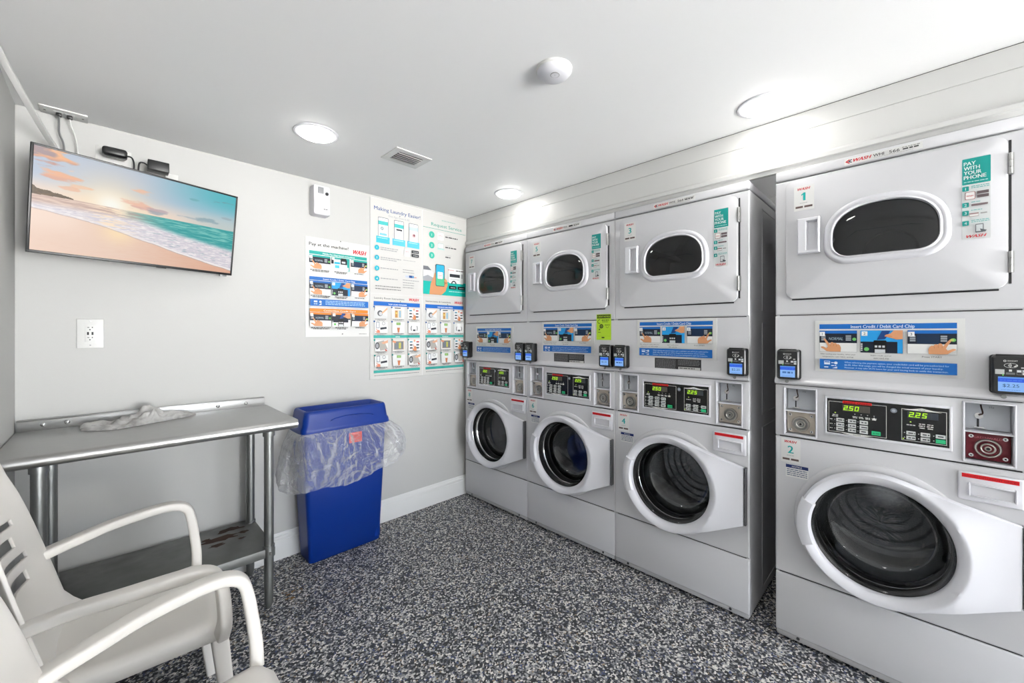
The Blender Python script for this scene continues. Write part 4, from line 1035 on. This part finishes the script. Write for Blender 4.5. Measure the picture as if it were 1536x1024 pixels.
s.poly([(w * .13, Zf(.505)), (w * .16, Zf(.44)), (w * .22, Zf(.40)), (w * .25, Zf(.37)), (w * .29, Zf(.37)), (w * .29, Zf(.40)), (w * .5, Zf(.40)), (w * .54, Zf(.415)), (w * .55, Zf(.44)), (w * .50, Zf(.48)), (w * .40, Zf(.505))], SKIN)
s.rect(w * .27, w * .48, Zf(.452), Zf(.315), '#3c5560', r=.010); s.rect(w * .283, w * .467, Zf(.4475), Zf(.3195), '#2fa7c9', r=.008); s.rect(w * .283, w * .467, Zf(.4475), Zf(.395), '#4db58c', r=.008); s.rect(w * .283, w * .467, Zf(.4), Zf(.375), '#37aab0')
s.rect(w * .315, w * .435, Zf(.405), Zf(.362), '#eef2f2', r=.005); wash_logo(s, w * .375, Zf(.388), .007, w * .08, 'c')
for k in range(3): s.poly([(w * .47, Zf(.452 - .016 * k)), (w * .47, Zf(.441 - .016 * k)), (w * .52, Zf(.437 - .016 * k)), (w * .54, Zf(.446 - .016 * k))], SKIN2 if k == 1 else SKIN)
for x in (.58, .79): s.rect(w * x, w * (x + .18), Zf(.462), Zf(.442), '#16191c', r=.003); s.greek(w * (x + .04), w * (x + .165), Zf(.455), .005, '#c4c6c8')
s.greek(w * .58, w * .97, Zf(.48), .005, '#bfe6e2'); fin()
# laundry room instructions, in two languages
def rows(x, title, head, sub):
    s, fin = sheet('instruction_sheet', x, .003, zsplit - .002); h = s.h; Zg = lambda f: h * (1 - (f - .527) / .471); w = CW
    s.text(title, w * .06, Zg(.555), .013, '#3a3c40', w=w * .57, bold=.01); wash_logo(s, w * .73, Zg(.557), .021, w * .2)
    s.rect(w * .05, w * .95, Zg(.592), Zg(.569), '#1660b4'); s.text(head, w * .5, Zg(.587), .010, '#dfe8f2', w=w * .36, al='c', bold=.03)
    s.rect(w * .05, w * .95, Zg(.772), Zg(.756), '#3aa39a'); s.text(sub, w * .5, Zg(.769), .008, '#dff0ec', al='c', bold=.02)
    s.rect(w * .05, w * .95, Zg(.965), Zg(.950), '#3aa39a'); s.greek(w * .06, w * .93, Zg(.98), .004, '#77797b')
    for r, f in enumerate((.6, .681, .783, .868)):
        for c, x0 in enumerate((.06, .385, .70)):
            X0, X1, z0, z1 = w * x0, w * (x0 + .24), Zg(f + .062), Zg(f); cw = X1 - X0; ch = z1 - z0
            s.rect(X0, X1, z0, z1, '#e0e1e0'); cx = (X0 + X1) / 2; cz = (z0 + z1) / 2
            s.greek(X0 + .006, X1 - .006, z0 - .009, .0045, '#6a6c6e'); s.greek(X0 + .02, X1 - .02, z0 - .017, .004, '#8a8c8e')
            kind = ('lid soap panel'.split(), 'phone cash tray'.split(), 'drum screen panel'.split(), 'phone cash drum'.split())[r][c]
            if kind == 'lid':
                s.poly([(X0, z0), (X0, z1 - .01), (X0 + .012, z1 - .03), (X1, z0 + .012), (X1, z0)], '#d2d3d3'); s.circ(cx - .006, cz - .004, .020, '#595b5f'); s.circ(cx - .002, cz - .007, .013, '#c5c7ca'); s.poly([(cx + .004, cz), (X1, z1), (X1, z1 - .016), (cx + .012, cz - .008)], '#d7ab87'); s.poly([(X0, z1), (X0 + .006, z1 - .004), (X0, z1 - .03)], '#3a3d44')
            if kind == 'soap':
                s.rect(X0 + .02, X1 - .02, z0 + .004, z1 - .012, '#d9cdbd'); s.rect(cx - .024, cx - .004, z0 + .008, z1 - .020, '#b98b52'); s.rect(cx + .006, cx + .022, z0 + .008, z1 - .020, '#8fb0c4'); s.rect(cx - .028, cx + .02, z1 - .006, z1, '#33363c'); s.circ(cx - .014, cz, .007, '#e0c56a')
            if kind == 'panel':
                for k in range(3):
                    zz = z1 - .012 - k * .022
                    s.rect(X0 + .010, X0 + .032, zz - .009, zz, ('#35809a', '#2f343c', '#2f343c')[k]); s.rect(X1 - .032, X1 - .010, zz - .009, zz, ('#b23b33', '#2f343c', '#2f343c')[k])
                hand(s, cx - .012, z0 - .004, .03, .05, c='#d0885c'); s.circ(cx, z1 - .008, .008, '#e0a27c')
            if kind == 'phone':
                s.rect(X0 + .012, X0 + .036, cz - .006, z1 - .002, '#5d6673', r=.003); s.rect(X0 + .015, X0 + .033, cz - .003, z1 - .006, '#e3e6ea'); s.ring(X0 + .066, z1 - .012, .009, .012, '#7a7f86'); s.line(X0 + .042, cz - .01, X1 - .008, cz - .004, .014, '#2f343c'); hand(s, X0 + .010, z0, .03, .03, c='#cf7a5e')
            if kind == 'cash':
                s.rect(cx - .016, cx + .016, z1 - .022, z1 - .004, '#6f9e4f'); s.rect(cx - .011, cx + .011, z1 - .018, z1 - .008, '#9fc07c'); s.poly([(cx - .012, cz - .002), (cx + .012, cz - .002), (cx + .008, cz - .018), (cx + .006, z0 + .002), (cx - .006, z0 + .002), (cx - .009, cz - .018)], '#b5714c')
            if kind == 'tray':
                s.rect(cx - .018, cx + .018, cz - .014, z1 - .004, '#f2f3f3', r=.003); s.ring(cx, cz - .006, .024, .029, '#3f4348', 140, 220, 8); s.ring(cx, cz - .006, .024, .029, '#3f4348', -40, 40, 8); s.rect(cx - .01, cx + .01, cz - .026, cz - .014, '#34383e')
            if kind == 'drum':
                s.poly([(X0 + .02, z1 - .012), (X1 - .03, z1 - .002), (X1, z0 + .012), (X0 + .04, z0 + .004)], '#a9a59f'); s.circ(X0 + .018, cz, .016, '#3d3f43', 20, .024); s.circ(X0 + .018, cz, .010, '#9a9ca0', 20, .016); s.poly([(cx, z1 - .018), (X1, z1), (X1, z1 - .02), (cx + .012, z1 - .028)], '#d7a585'); s.poly([(X1 - .022, z0 + .018), (X1, z0), (X1 - .018, z0)], '#b8503e')
            if kind == 'screen':
                s.rect(X0 + .008, X1 - .004, z0 + .006, z1 - .006, '#c9b79f'); s.rect(X0 + .014, X1 - .012, z0 + .010, z1 - .012, '#70767d'); s.rect(cx, cx + .018, z0 + .016, z1 - .02, '#b9b45a'); s.poly([(X0, z1), (X0 + .028, z1 - .012), (X0 + .026, z1 - .024), (X0, z1 - .016)], '#d08a6a')
            s.circ(X0 - .002, z1 + .001, .0065, '#2b5a94' if r < 2 else '#2f8f88', 12)
    holes(s, ((w * .53, Zg(.566)),)); fin()
rows(.004, 'Laundry Room Instructions', 'TOP LOAD WASHER', 'DRYER')
rows(.004 + CW + .008, 'Instrucciones de Lavandería', 'LAVADORA DE CARGA SUPERIOR', 'SECADORA')
# ------------------------------------------------------------------ stainless work table
TZ = .905
t = empty('work_table', (LX + .004, 2.05, 0)); tag(t, 'stainless steel work table with an undershelf against the back wall', 'table')
def tpart(b, name, smooth=35):
    o = b.done(name, t, smooth=smooth); o.location = (-t.location[0], -t.location[1], 0); return o
X0, X1, YF, YB = LX + .004, .632, 2.047, 2.596
b = B()
prof = [(YB, TZ - .03), (YB, TZ)] + [(YF + .020, TZ)] + [(YF + .020 - .020 * math.sin(R(a)), TZ - .020 + .020 * math.cos(R(a))) for a in range(15, 181, 15)] + [(YF + .045, TZ - .040), (YF + .045, TZ - .012)]
b.loft([[(x, y, z) for y, z in prof] for x in (X0, X1 - .003)], STEEL, (True, True))
b.box(X1 - .004, X1, YF + .012, YB, TZ - .038, TZ - .001, STEEL, .0015)
b.box(X0 + .04, X1 - .04, YF + .06, YB - .02, TZ - .05, TZ - .03, GALV, .002)
tpart(b, 'table_top', 25)
b = B(); b.box(X0 + .002, X1 - .012, YB - .006, YB + .004, TZ - .004, TZ + .046, STEEL, .0025)
b.box(X0 + .002, X1 - .012, YB - .006, YB + .014, TZ + .040, TZ + .046, STEEL, .001)
bs = tpart(b, 'backsplash')
for x in (-.195, -.127, .405, .53):
    b = B(); b.lathe([(.009, 0), (.008, -.003), (.004, -.005), (0, -.0055)], CHROME, (x, YB - .006, TZ + .022), n=14); o = b.done('bolt', bs)
LEGS = ((-.175, 2.186), (.541, 2.186), (-.172, 2.545), (.541, 2.545))
for x, y in LEGS:
    b = B(); b.cyl((x, y, .10), (x, y, TZ - .045), .0205, GALV, n=24); b.cyl((x, y, TZ - .085), (x, y, TZ - .045), .025, GALV, n=24)
    b.cyl((x, y, .245), (x, y, .300), .0245, GALV, n=24); b.lathe([(0, .26), (.004, .26), (.004, .275), (0, .275)], CHROME, (x, y - .026, 0), axis='Z', n=8)
    lg = tpart(b, 'leg')
    b = B(); b.lathe([(.0195, .12), (.0185, .03), (.014, .012), (.010, 0), (0, 0)], GALV, (x, y, 0), axis='Z', n=20); b.done('foot', lg)
b = B(); sx0, sx1, sy0, sy1 = -.215, .565, 2.170, 2.592
b.box(sx0, sx1, sy0, sy1, .246, .288, SHELF, .004)
rnd = random.Random(5)
def blot(cx, cy, rx, ry, seed):
    return [(cx + rx * math.cos(2 * math.pi * k / 30) * (1 + .9 * noise.noise((seed, math.cos(2 * math.pi * k / 30) * 1.6, math.sin(2 * math.pi * k / 30) * 1.6))), cy + ry * math.sin(2 * math.pi * k / 30) * (1 + .9 * noise.noise((seed + 5, math.cos(2 * math.pi * k / 30) * 1.6, math.sin(2 * math.pi * k / 30) * 1.6))), .2884) for k in range(30)]
for cx, cy, rx, ry, sd in ((.40, 2.44, .06, .030, 1), (.45, 2.52, .05, .028, 6), (.37, 2.38, .03, .014, 3), (.47, 2.38, .016, .010, 9), (.34, 2.47, .02, .02, 12), (.49, 2.45, .02, .015, 15)):
    P = blot(cx, cy, rx, ry, sd); b.raw(P, [tuple(range(30))], RUST)
tpart(b, 'undershelf')

# crumpled grey towel on the table
def fb(p, o=4):
    return noise.fractal(p, 1.0, 2.0, o)
NU, NV = 120, 56
P0, P1 = Vector((-.085, 2.475)), Vector((.305, 2.515))
dirv = (P1 - P0).normalized(); nrm = Vector((-dirv.y, dirv.x)); Ln = (P1 - P0).length
V = []; F = []
for i in range(NU + 1):
    u = i / NU
    hw = np.interp(u, [0, .05, .2, .35, .55, .75, .92, 1], [.028, .060, .085, .085, .070, .045, .028, .012]); off = np.interp(u, [0, .25, .5, 1], [0, -.03, -.005, .012])
    hh = np.interp(u, [0, .04, .18, .3, .45, .58, .66, .75, .9, 1], [.010, .030, .034, .030, .052, .084, .054, .038, .028, .010])
    for j in range(NV + 1):
        v = j / NV * 2 - 1
        p = P0 + dirv * (u * Ln) + nrm * (off + v * hw)
        e = max(0, 1 - abs(v) ** 6) ** .5; am = .30 if u < .12 else min(1, .30 + (u - .12) * 6)
        q = Vector((u * 9, v * 2.0, 3.0)); wv = .22 * noise.noise((u * 6, v * 1.5, 7)) * am
        z = e * hh * .34
        for c0, a0, f0, wd, hk, ph in ((-.62, .14, 7, .36, .62, 0), (-.18, .20, 5.5, .34, .80, 1.1), (.22, .16, 8, .36, 1.05, 2.3), (.62, .12, 6, .36, .85, .6)):
            t_ = (v + wv - c0 - a0 * math.sin(f0 * u + ph) * am) / wd
            if abs(t_) < 1:
                z = max(z, e * hh * hk * (1 - t_ * t_) ** .5 * (.80 + .55 * am * noise.noise((u * 11 + ph * 3, c0 * 5, 1))))
        z += e * hh * am * .16 * noise.noise(q * 1.8) + e * .0016 * noise.noise(q * 7)
        rag = .006 * fb(Vector((u * 30, v * 2, 1)))
        p = p + nrm * rag * abs(v) + dirv * (.004 * fb(q * 2 + Vector((0, 9, 0))))
        V.append((p.x - .1, p.y - 2.5, max(z, 0) + .0005))
for i in range(NU):
    for j in range(NV):
        a = i * (NV + 1) + j; F.append((a, a + NV + 1, a + NV + 2, a + 1))
n0 = len(V); V += [(x, y, 0.0002) for x, y, z in V[:]]
m = mat('grey_towel', '#b9b8b6', .9, spec=.1); nz = add_bump(m, 260, .35, .0012, 6)
N, L, pb = nodes(m); n2 = N.new('ShaderNodeTexNoise'); n2.inputs['Scale'].default_value = 14; n2.inputs['Detail'].default_value = 3; cr = N.new('ShaderNodeValToRGB')
cr.color_ramp.elements[0].position = .35; cr.color_ramp.elements[0].color = rgb('#9a9896'); cr.color_ramp.elements[1].position = .6; cr.color_ramp.elements[1].color = rgb('#c6c5c3')
tc = N.new('ShaderNodeTexCoord'); L.new(tc.outputs['Object'], n2.inputs['Vector']); L.new(n2.outputs['Fac'], cr.inputs[0]); L.new(cr.outputs[0], pb.inputs['Base Color'])
me = bpy.data.meshes.new('towel'); me.from_pydata(V[:n0], [], F); me.materials.append(m); me.polygons.foreach_set('use_smooth', [True] * len(F))
o = link('towel', me, None, (.1, 2.5, TZ + .0005)); tag(o, 'crumpled grey towel lying on the stainless steel table', 'towel')

# ------------------------------------------------------------------ recycling bin, its clear bag and lid
t = empty('trash_bin', (1.01, 2.50, 0)); tag(t, 'slim blue plastic bin with an open slot lid beside the work table', 'bin')
def ring(cx, cy, hx, hy, r, z, n=8): return [(cx + a - 1.01, cy + c - 2.5, z) for a, c in rrect(hx, hy, r, n)]
b = B()
b.loft([ring(1.014, 2.500, .205, .078, .02, .0), ring(1.014, 2.500, .213, .085, .022, .006), ring(1.009, 2.493, .232, .098, .026, .40), ring(1.005, 2.488, .248, .108, .03, .752), ring(1.005, 2.488, .240, .100, .026, .752), ring(1.009, 2.493, .224, .092, .022, .40), ring(1.014, 2.500, .2, .075, .018, .012)], BLUEBIN, (True, True))
b.box(.175, .215, -.0905, -.07, .02, .72, BLUEBIN, .008, M=Matrix.Rotation(R(-1.6), 4, 'X'))
b.done('bin_body', t, smooth=50)
lc = (1.008, 2.487)
def lring(hx, hy, r, z, dx=0, dy=0): return ring(lc[0] + dx, lc[1] + dy, hx, hy, r, z)
b = B()
b.loft([lring(.252, .110, .03, .746), lring(.262, .119, .032, .744), lring(.264, .121, .034, .760), lring(.262, .119, .034, .776), lring(.253, .114, .032, .790), lring(.244, .109, .03, .850), lring(.241, .106, .03, .863), lring(.236, .101, .028, .870), lring(.229, .094, .026, .871),
        lring(.222, .087, .026, .868), lring(.214, .078, .026, .852), lring(.200, .058, .03, .818), lring(.192, .046, .03, .800), lring(.192, .046, .03, .775), lring(.245, .10, .03, .770)], BLUEBIN)
ld = b.done('lid', t, smooth=50)
b = B(); arc = [(-.13 + .26 * k / 16 + .02, -.1245 - .0 * k, .796 + .030 * math.sin(math.pi * min(1, k / 16 * .94 + .03)) ** .45) for k in range(17)]
b.tube([(x, -.1268 + (z - .79) * .085, z) for x, y, z in arc], .0035, BLUEBIN, 8); b.done('lid_rib', ld)
s = Sheet(.078, .060, ink('#d8322a'), .0006)
for k, q in enumerate((.012, .026, .040)): s.greek(.008, .070, q, .006, '#a92a24', k)
o = s.done('bin_label', t, (.001, -.1195, .655), (R(-1.6), 0, R(0))); o['label'] = 'red paper label under the bag'
# bag
NT, NL = 220, 44
_p = [Vector(p) for p in rrect(.262, .120, .05, 12)]; _l = [0.0]
for p, q in zip(_p, _p[1:] + _p[:1]): _l.append(_l[-1] + (q - p).length)
_p.append(_p[0]); base = [tuple((np.interp(k * _l[-1] / NT, _l, [p.x for p in _p]), np.interp(k * _l[-1] / NT, _l, [p.y for p in _p]))) for k in range(NT)]
V = []; F = []
for l in range(NL + 1):
    f = l / NL
    for k in range(NT):
        x, y = base[k]
        L_ = math.hypot(x / .262, y / .12); nx_, ny_ = x / .262 ** 2, y / .12 ** 2; q = math.hypot(nx_, ny_); nx_ /= q; ny_ /= q
        a = math.atan2(y / .12, x / .262)
        right, left, front = max(0, math.cos(a)) ** 1.5, max(0, -math.cos(a)) ** 1.5, max(0, -math.sin(a))
        back = max(0, math.sin(a)) ** .5
        zb = .438 + .105 * right + .02 * left + .10 * back + .02 * math.sin(a * 5) * .4
        z = .752 + (zb - .752) * f
        bulge = math.sin(math.pi * min(1, f * .92 + .02)) ** .8
        off = .004 + right * (.135 * (math.sin(math.pi * min(1, f * .75 + .03)) ** .9)) + left * .115 * (f ** .7) * (1.05 - .3 * f) + front * (.022 * bulge + .022 * f)
        fold = .55 * noise.noise((a * 7.5 + 2.2 * f, f * 1.2, 2)) + .45 * noise.noise((a * 17 - 3 * f, f * 2.2, 8)) + .30 * noise.noise((x * 22 + y * 9, z * 24, 4)) + .25 * (.35 - abs(noise.noise((x * 11 + z * 16, z * 11 - x * 7, 9))) * 2)
        off += .021 * fold * min(1, f * 5) * (1 - .8 * back)
        off = max(off, .003)
        X, Y = 1.006 + x + nx_ * off, 2.487 + y + ny_ * off
        if f > .97: X -= nx_ * .004
        Y = min(Y, BY - .004 - .002 * (1 + noise.noise((X * 20, z * 10, 0))))
        z += .010 * noise.noise((a * 5, f * 3, 20)) * f
        V.append((X - 1.01, Y - 2.5, z))
for l in range(NL):
    for k in range(NT):
        F.append((l * NT + k, l * NT + (k + 1) % NT, (l + 1) * NT + (k + 1) % NT, (l + 1) * NT + k))
me = bpy.data.meshes.new('trash_bag'); me.from_pydata(V, [], F); me.materials.append(BAG); me.polygons.foreach_set('use_smooth', [True] * len(F))
o = link('trash_bag', me, None, (1.01, 2.5, 0)); tag(o, 'clear plastic bin liner folded out over the rim of the blue bin', 'bag')

# ------------------------------------------------------------------ moulded plastic armchairs, facing -y
def make_chair():
    t = empty('plastic_armchair', (0, 0, 0))
    # seat
    b = B(); nx_, ny_ = 20, 20; G = []
    for j in range(ny_ + 1):
        v = j / ny_; y = -.265 + .435 * v; hw = .232 - .035 * v
        row = []
        for i in range(nx_ + 1):
            u = i / nx_ * 2 - 1
            z = .438 - .014 * (1 - u * u) * math.sin(math.pi * min(1, v * .95 + .02)) - .006 * v
            d = max(0, (-.215 - y) / .05); z -= .022 * d * d; z -= .012 * max(0, (abs(u) - .86) / .14) ** 2
            row.append((u * hw * (1 - .16 * d ** 3 * abs(u) ** 3), y, z))
        G.append(row)
    top = [b.bm.verts.new(p) for r in G for p in r]; mi = b.mi(CHAIR); n1 = nx_ + 1
    for j in range(ny_):
        for i in range(nx_): b.bm.faces.new((top[j * n1 + i], top[j * n1 + i + 1], top[(j + 1) * n1 + i + 1], top[(j + 1) * n1 + i]))
    loop = [top[i] for i in range(n1)] + [top[j * n1 + nx_] for j in range(1, n1)] + [top[ny_ * n1 + i] for i in range(nx_ - 1, -1, -1)] + [top[j * n1] for j in range(ny_ - 1, 0, -1)]
    prev = loop
    for o_, dz in ((.004, -.008), (.004, -.040)):
        nw = []
        for vtx in loop:
            c = vtx.co; d = Vector((c.x, c.y + .05, 0)).normalized(); nw.append(b.bm.verts.new((c.x + d.x * o_, c.y + d.y * o_, c.z + dz)))
        for k in range(len(loop)): b.bm.faces.new((prev[k], prev[(k + 1) % len(loop)], nw[(k + 1) % len(loop)], nw[k]))
        prev = nw
    o = b.done('seat', t, smooth=50); md = o.modifiers.new('wall', 'SOLIDIFY'); md.thickness = .005; md.offset = -1
    # backrest with a column of slots
    zl = [.425, .45, .48, .51, .55, .590, .622, .648, .668, .694, .726, .752, .770, .798, .830, .854, .872, .895, .91, .925, .935, .945, .950]
    fat = {(.590, .622), (.694, .726), (.798, .830)}; thin = {(.648, .668), (.752, .770), (.854, .872)}
    ul = [-1, -.92, -.8, -.66, -.52, -.4, -.25, -.1, .1, .25, .4, .52, .66, .8, .92, 1]
    b = B(); mi = b.mi(CHAIR); VV = {}
    def bp(i, j):
        if (i, j) not in VV:
            u, z = ul[i], zl[j]; tq = (z - .43) / .525
            hw = .228 * max(0, 1 - max(0, tq) ** 4.2) ** .5 + .004
            zz = z - .030 * u * (1 if abs(u) < .6 else 0) * 0
            zz = z + (.018 * (.52 - abs(u)) if abs(u) < .55 and .5 < z < .9 else 0)
            y = .10 + .255 * (zz - .47) + .045 * (1 - u * u) - .012 * max(0, (z - .88) / .07) ** 2 - (.03 * max(0, (.47 - z) / .045) if z < .47 else 0)
            VV[(i, j)] = b.bm.verts.new((u * hw, y, zz))
        return VV[(i, j)]
    for j in range(len(zl) - 1):
        for i in range(len(ul) - 1):
            iv = (zl[j], zl[j + 1]); a_, c_ = ul[i], ul[i + 1]
            if iv in fat and a_ >= -.52 and c_ <= .52: continue
            if iv in thin and a_ >= -.66 and c_ <= .66: continue
            b.bm.faces.new((bp(i, j), bp(i + 1, j), bp(i + 1, j + 1), bp(i, j + 1)))
    o = b.done('backrest', t, smooth=60); md = o.modifiers.new('wall', 'SOLIDIFY'); md.thickness = .009; md.offset = 1
    md = o.modifiers.new('soft', 'BEVEL'); md.width = .002; md.segments = 2; md.limit_method = 'ANGLE'; md.angle_limit = R(50)
    for s_ in (1, -1):
        b = B()
        path = bez([(.222 * s_, .186, .598), (.236 * s_, .140, .611), (.257 * s_, .060, .628), (.285 * s_, -.02, .638), (.304 * s_, -.12, .645), (.308 * s_, -.180, .642), (.307 * s_, -.216, .622), (.303 * s_, -.230, .580), (.292 * s_, -.238, .52), (.272 * s_, -.243, .455), (.246 * s_, -.240, .405)], 6)
        npt = len(path); sec = []
        for k in range(npt):
            f = k / (npt - 1); sec.append((.024 - .004 * abs(f - .5), .0145 + .004 * max(0, f - .6), .008))
        b.tube(path, 1, CHAIR, rect=sec, up=(0, 0, 1)); b.done('armrest', t, smooth=50)
    for s_ in (1, -1):
        for y0, y1, x0, x1 in ((-.238, -.280, .206, .203), (.135, .235, .190, .225)):
            b = B(); rg = []
            for f in (0, .25, .5, .75, 1):
                z = .400 * (1 - f); cx, cy = (x0 + (x1 - x0) * f) * s_, y0 + (y1 - y0) * f; hx, hy = .024 - .008 * f, .022 - .006 * f
                rg.append([(cx + a, cy + c, z) for a, c in rrect(hx, hy, .007, 3)])
            b.loft(rg, CHAIR, (True, True)); b.done('leg', t, smooth=40)
    return t
ch = make_chair(); ch.location = (.0, 1.72, 0); ch.rotation_euler = (0, 0, R(90))
tag(ch, 'white plastic armchair standing closest to the steel work table', 'chair', 'white plastic armchairs along the left wall')
c2 = ch.copy(); COL.objects.link(c2)
for k in list(ch.children):
    q = k.copy(); COL.objects.link(q); q.parent = c2
c2.location = (.045, 1.02, 0); tag(c2, 'white plastic armchair cut off by the lower left corner of the photo', 'chair')

# ------------------------------------------------------------------ ceiling fittings
def downlight(x, y, label):
    t = empty('recessed_light', (x, y, CZ)); tag(t, label, 'ceiling light', 'round recessed ceiling lights')
    b = B(); b.lathe([(.098, 0), (.096, -.004), (.088, -.006), (.078, -.005), (.076, -.001)], ENAMEL2, axis='Z', n=48); b.done('trim_ring', t)
    b = B(); b.lathe([(.079, -.003), (.078, -.009), (.070, -.014), (.04, -.0175), (0, -.0185)], mat('lit_lens', '#ffffff', .5, emit='#fffdf8', estr=LAMP), axis='Z', n=48); b.done('lens', t)
LAMP = 33
downlight(.690, 1.992, 'round recessed ceiling light nearest the television')
downlight(1.910, .442, 'round recessed ceiling light above washer dryer 1 and 2, close to the plank board')
downlight(1.904, 1.936, 'round recessed ceiling light in the far corner above dryers 5 and 7')
downlight(.690, .442, 'round recessed ceiling light overhead of the camera')
downlight(.690, -.95, 'added round recessed ceiling light, unseen behind the camera on the left')  # added lamp out of view, for more light from behind
downlight(.690, -2.2, 'added round recessed ceiling light, unseen by the doorway behind the camera')  # another unseen lamp put in to spread light down the room
t = empty('smoke_detector', (1.122, .910, CZ)); tag(t, 'round white smoke detector on the middle of the ceiling', 'smoke detector')
b = B(); b.lathe([(.064, 0), (.064, -.007), (.060, -.009)], PLATEW, axis='Z', n=48); b.done('base', t)
b = B(); b.lathe([(.060, -.009), (.0605, -.013), (.054, -.021), (.040, -.028), (.020, -.031), (0, -.0315)], ENAMEL2, axis='Z', n=48); b.done('cover', t, smooth=60)
b = B(); b.lathe([(.016, -.0300), (.0165, -.0325), (.014, -.0330), (.0135, -.0300)], mat('grey_ring', '#9a9b9c', .5), (-.010, -.012, .0015), axis='Z', n=28); b.lathe([(.004, -.031), (0, -.0332)], mat('grey_ring', '#9a9b9c', .5), (-.010, -.012, .0012), axis='Z', n=12); b.done('test_button', t)
t = empty('ceiling_vent', (1.13, 1.93, CZ)); tag(t, 'small square air vent in the ceiling before the poster wall', 'vent')
b = B(); vx, vy = .105, .085; ix, iy = .070, .052
for a in ((-vx, vx, -vy, -iy), (-vx, vx, iy, vy), (-vx, -ix, -iy, iy), (ix, vx, -iy, iy)): b.box(*a, -.006, 0, PLATEW, .001, 1)
b.done('frame', t)
b = B(); b.box(-ix, ix, -iy, iy, -.001, 0, mat('vent_dark', '#8d8d8b', .7)); b.done('duct', t)
for k in range(5):
    b = B(); y = -iy + .012 + k * .02; b.loft([[(x, y + dy, z) for dy, z in ((-.006, -.012), (-.005, -.0125), (.007, -.002), (.006, -.0015))] for x in (-ix, ix)], mat('vent_grey', '#d4d4d2', .5), (True, True)); b.done('slat', t)

# bits of litter by the table leg
b = B()
for k in range(9):
    x, y, r = .60 + .10 * rnd.random(), 2.16 + .10 * rnd.random(), .004 + .007 * rnd.random()
    b.raw([(x + r * math.cos(a) * (1 + .4 * rnd.random()) - .65, y + r * .6 * math.sin(a) - 2.21, .0015 + .001 * rnd.random()) for a in [2 * math.pi * q / 7 for q in range(7)]], [tuple(range(7))], mat('dry_leaf', '#7d5f3c', .9))
o = b.done('floor_litter', None, (.65, 2.21, 0), smooth=0); tag(o, 'scraps of brown dry leaf on the floor between table leg and blue bin', 'litter', kind='stuff')

# ------------------------------------------------------------------ light, camera
w = bpy.data.worlds.new('daylight_fill'); SC.world = w; w.use_nodes = True
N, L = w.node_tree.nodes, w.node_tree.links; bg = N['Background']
tc = N.new('ShaderNodeTexCoord'); sx = N.new('ShaderNodeSeparateXYZ'); cr = N.new('ShaderNodeValToRGB')      # added fill: bright lower half lights the ceiling through the doorway, upper half dim
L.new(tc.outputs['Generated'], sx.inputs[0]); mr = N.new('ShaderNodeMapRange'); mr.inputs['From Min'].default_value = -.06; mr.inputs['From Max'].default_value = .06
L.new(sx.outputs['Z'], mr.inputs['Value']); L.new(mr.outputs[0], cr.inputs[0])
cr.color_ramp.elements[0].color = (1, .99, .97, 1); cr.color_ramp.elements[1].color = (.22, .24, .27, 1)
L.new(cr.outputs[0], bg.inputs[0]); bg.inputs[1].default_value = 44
cd = bpy.data.cameras.new('camera'); co_ = bpy.data.objects.new('camera', cd); COL.objects.link(co_)
cd.sensor_width = 36; cd.lens = 604.6 / 1536 * 36; cd.shift_y = -13 / 1536; cd.clip_start = .01
co_.location = (0, 0, HC); co_.rotation_euler = (R(90), 0, R(-45)); SC.camera = co_
SC.view_settings.view_transform = 'Standard'; SC.view_settings.look = 'None'; SC.view_settings.exposure = EXPO; SC.view_settings.gamma = 1; SC.view_settings.use_curve_mapping = False
SC.cycles.max_bounces = 12; SC.cycles.transparent_max_bounces = 16; SC.cycles.transmission_bounces = 8; SC.cycles.use_denoising = True
SC.cycles.sample_clamp_indirect = 8
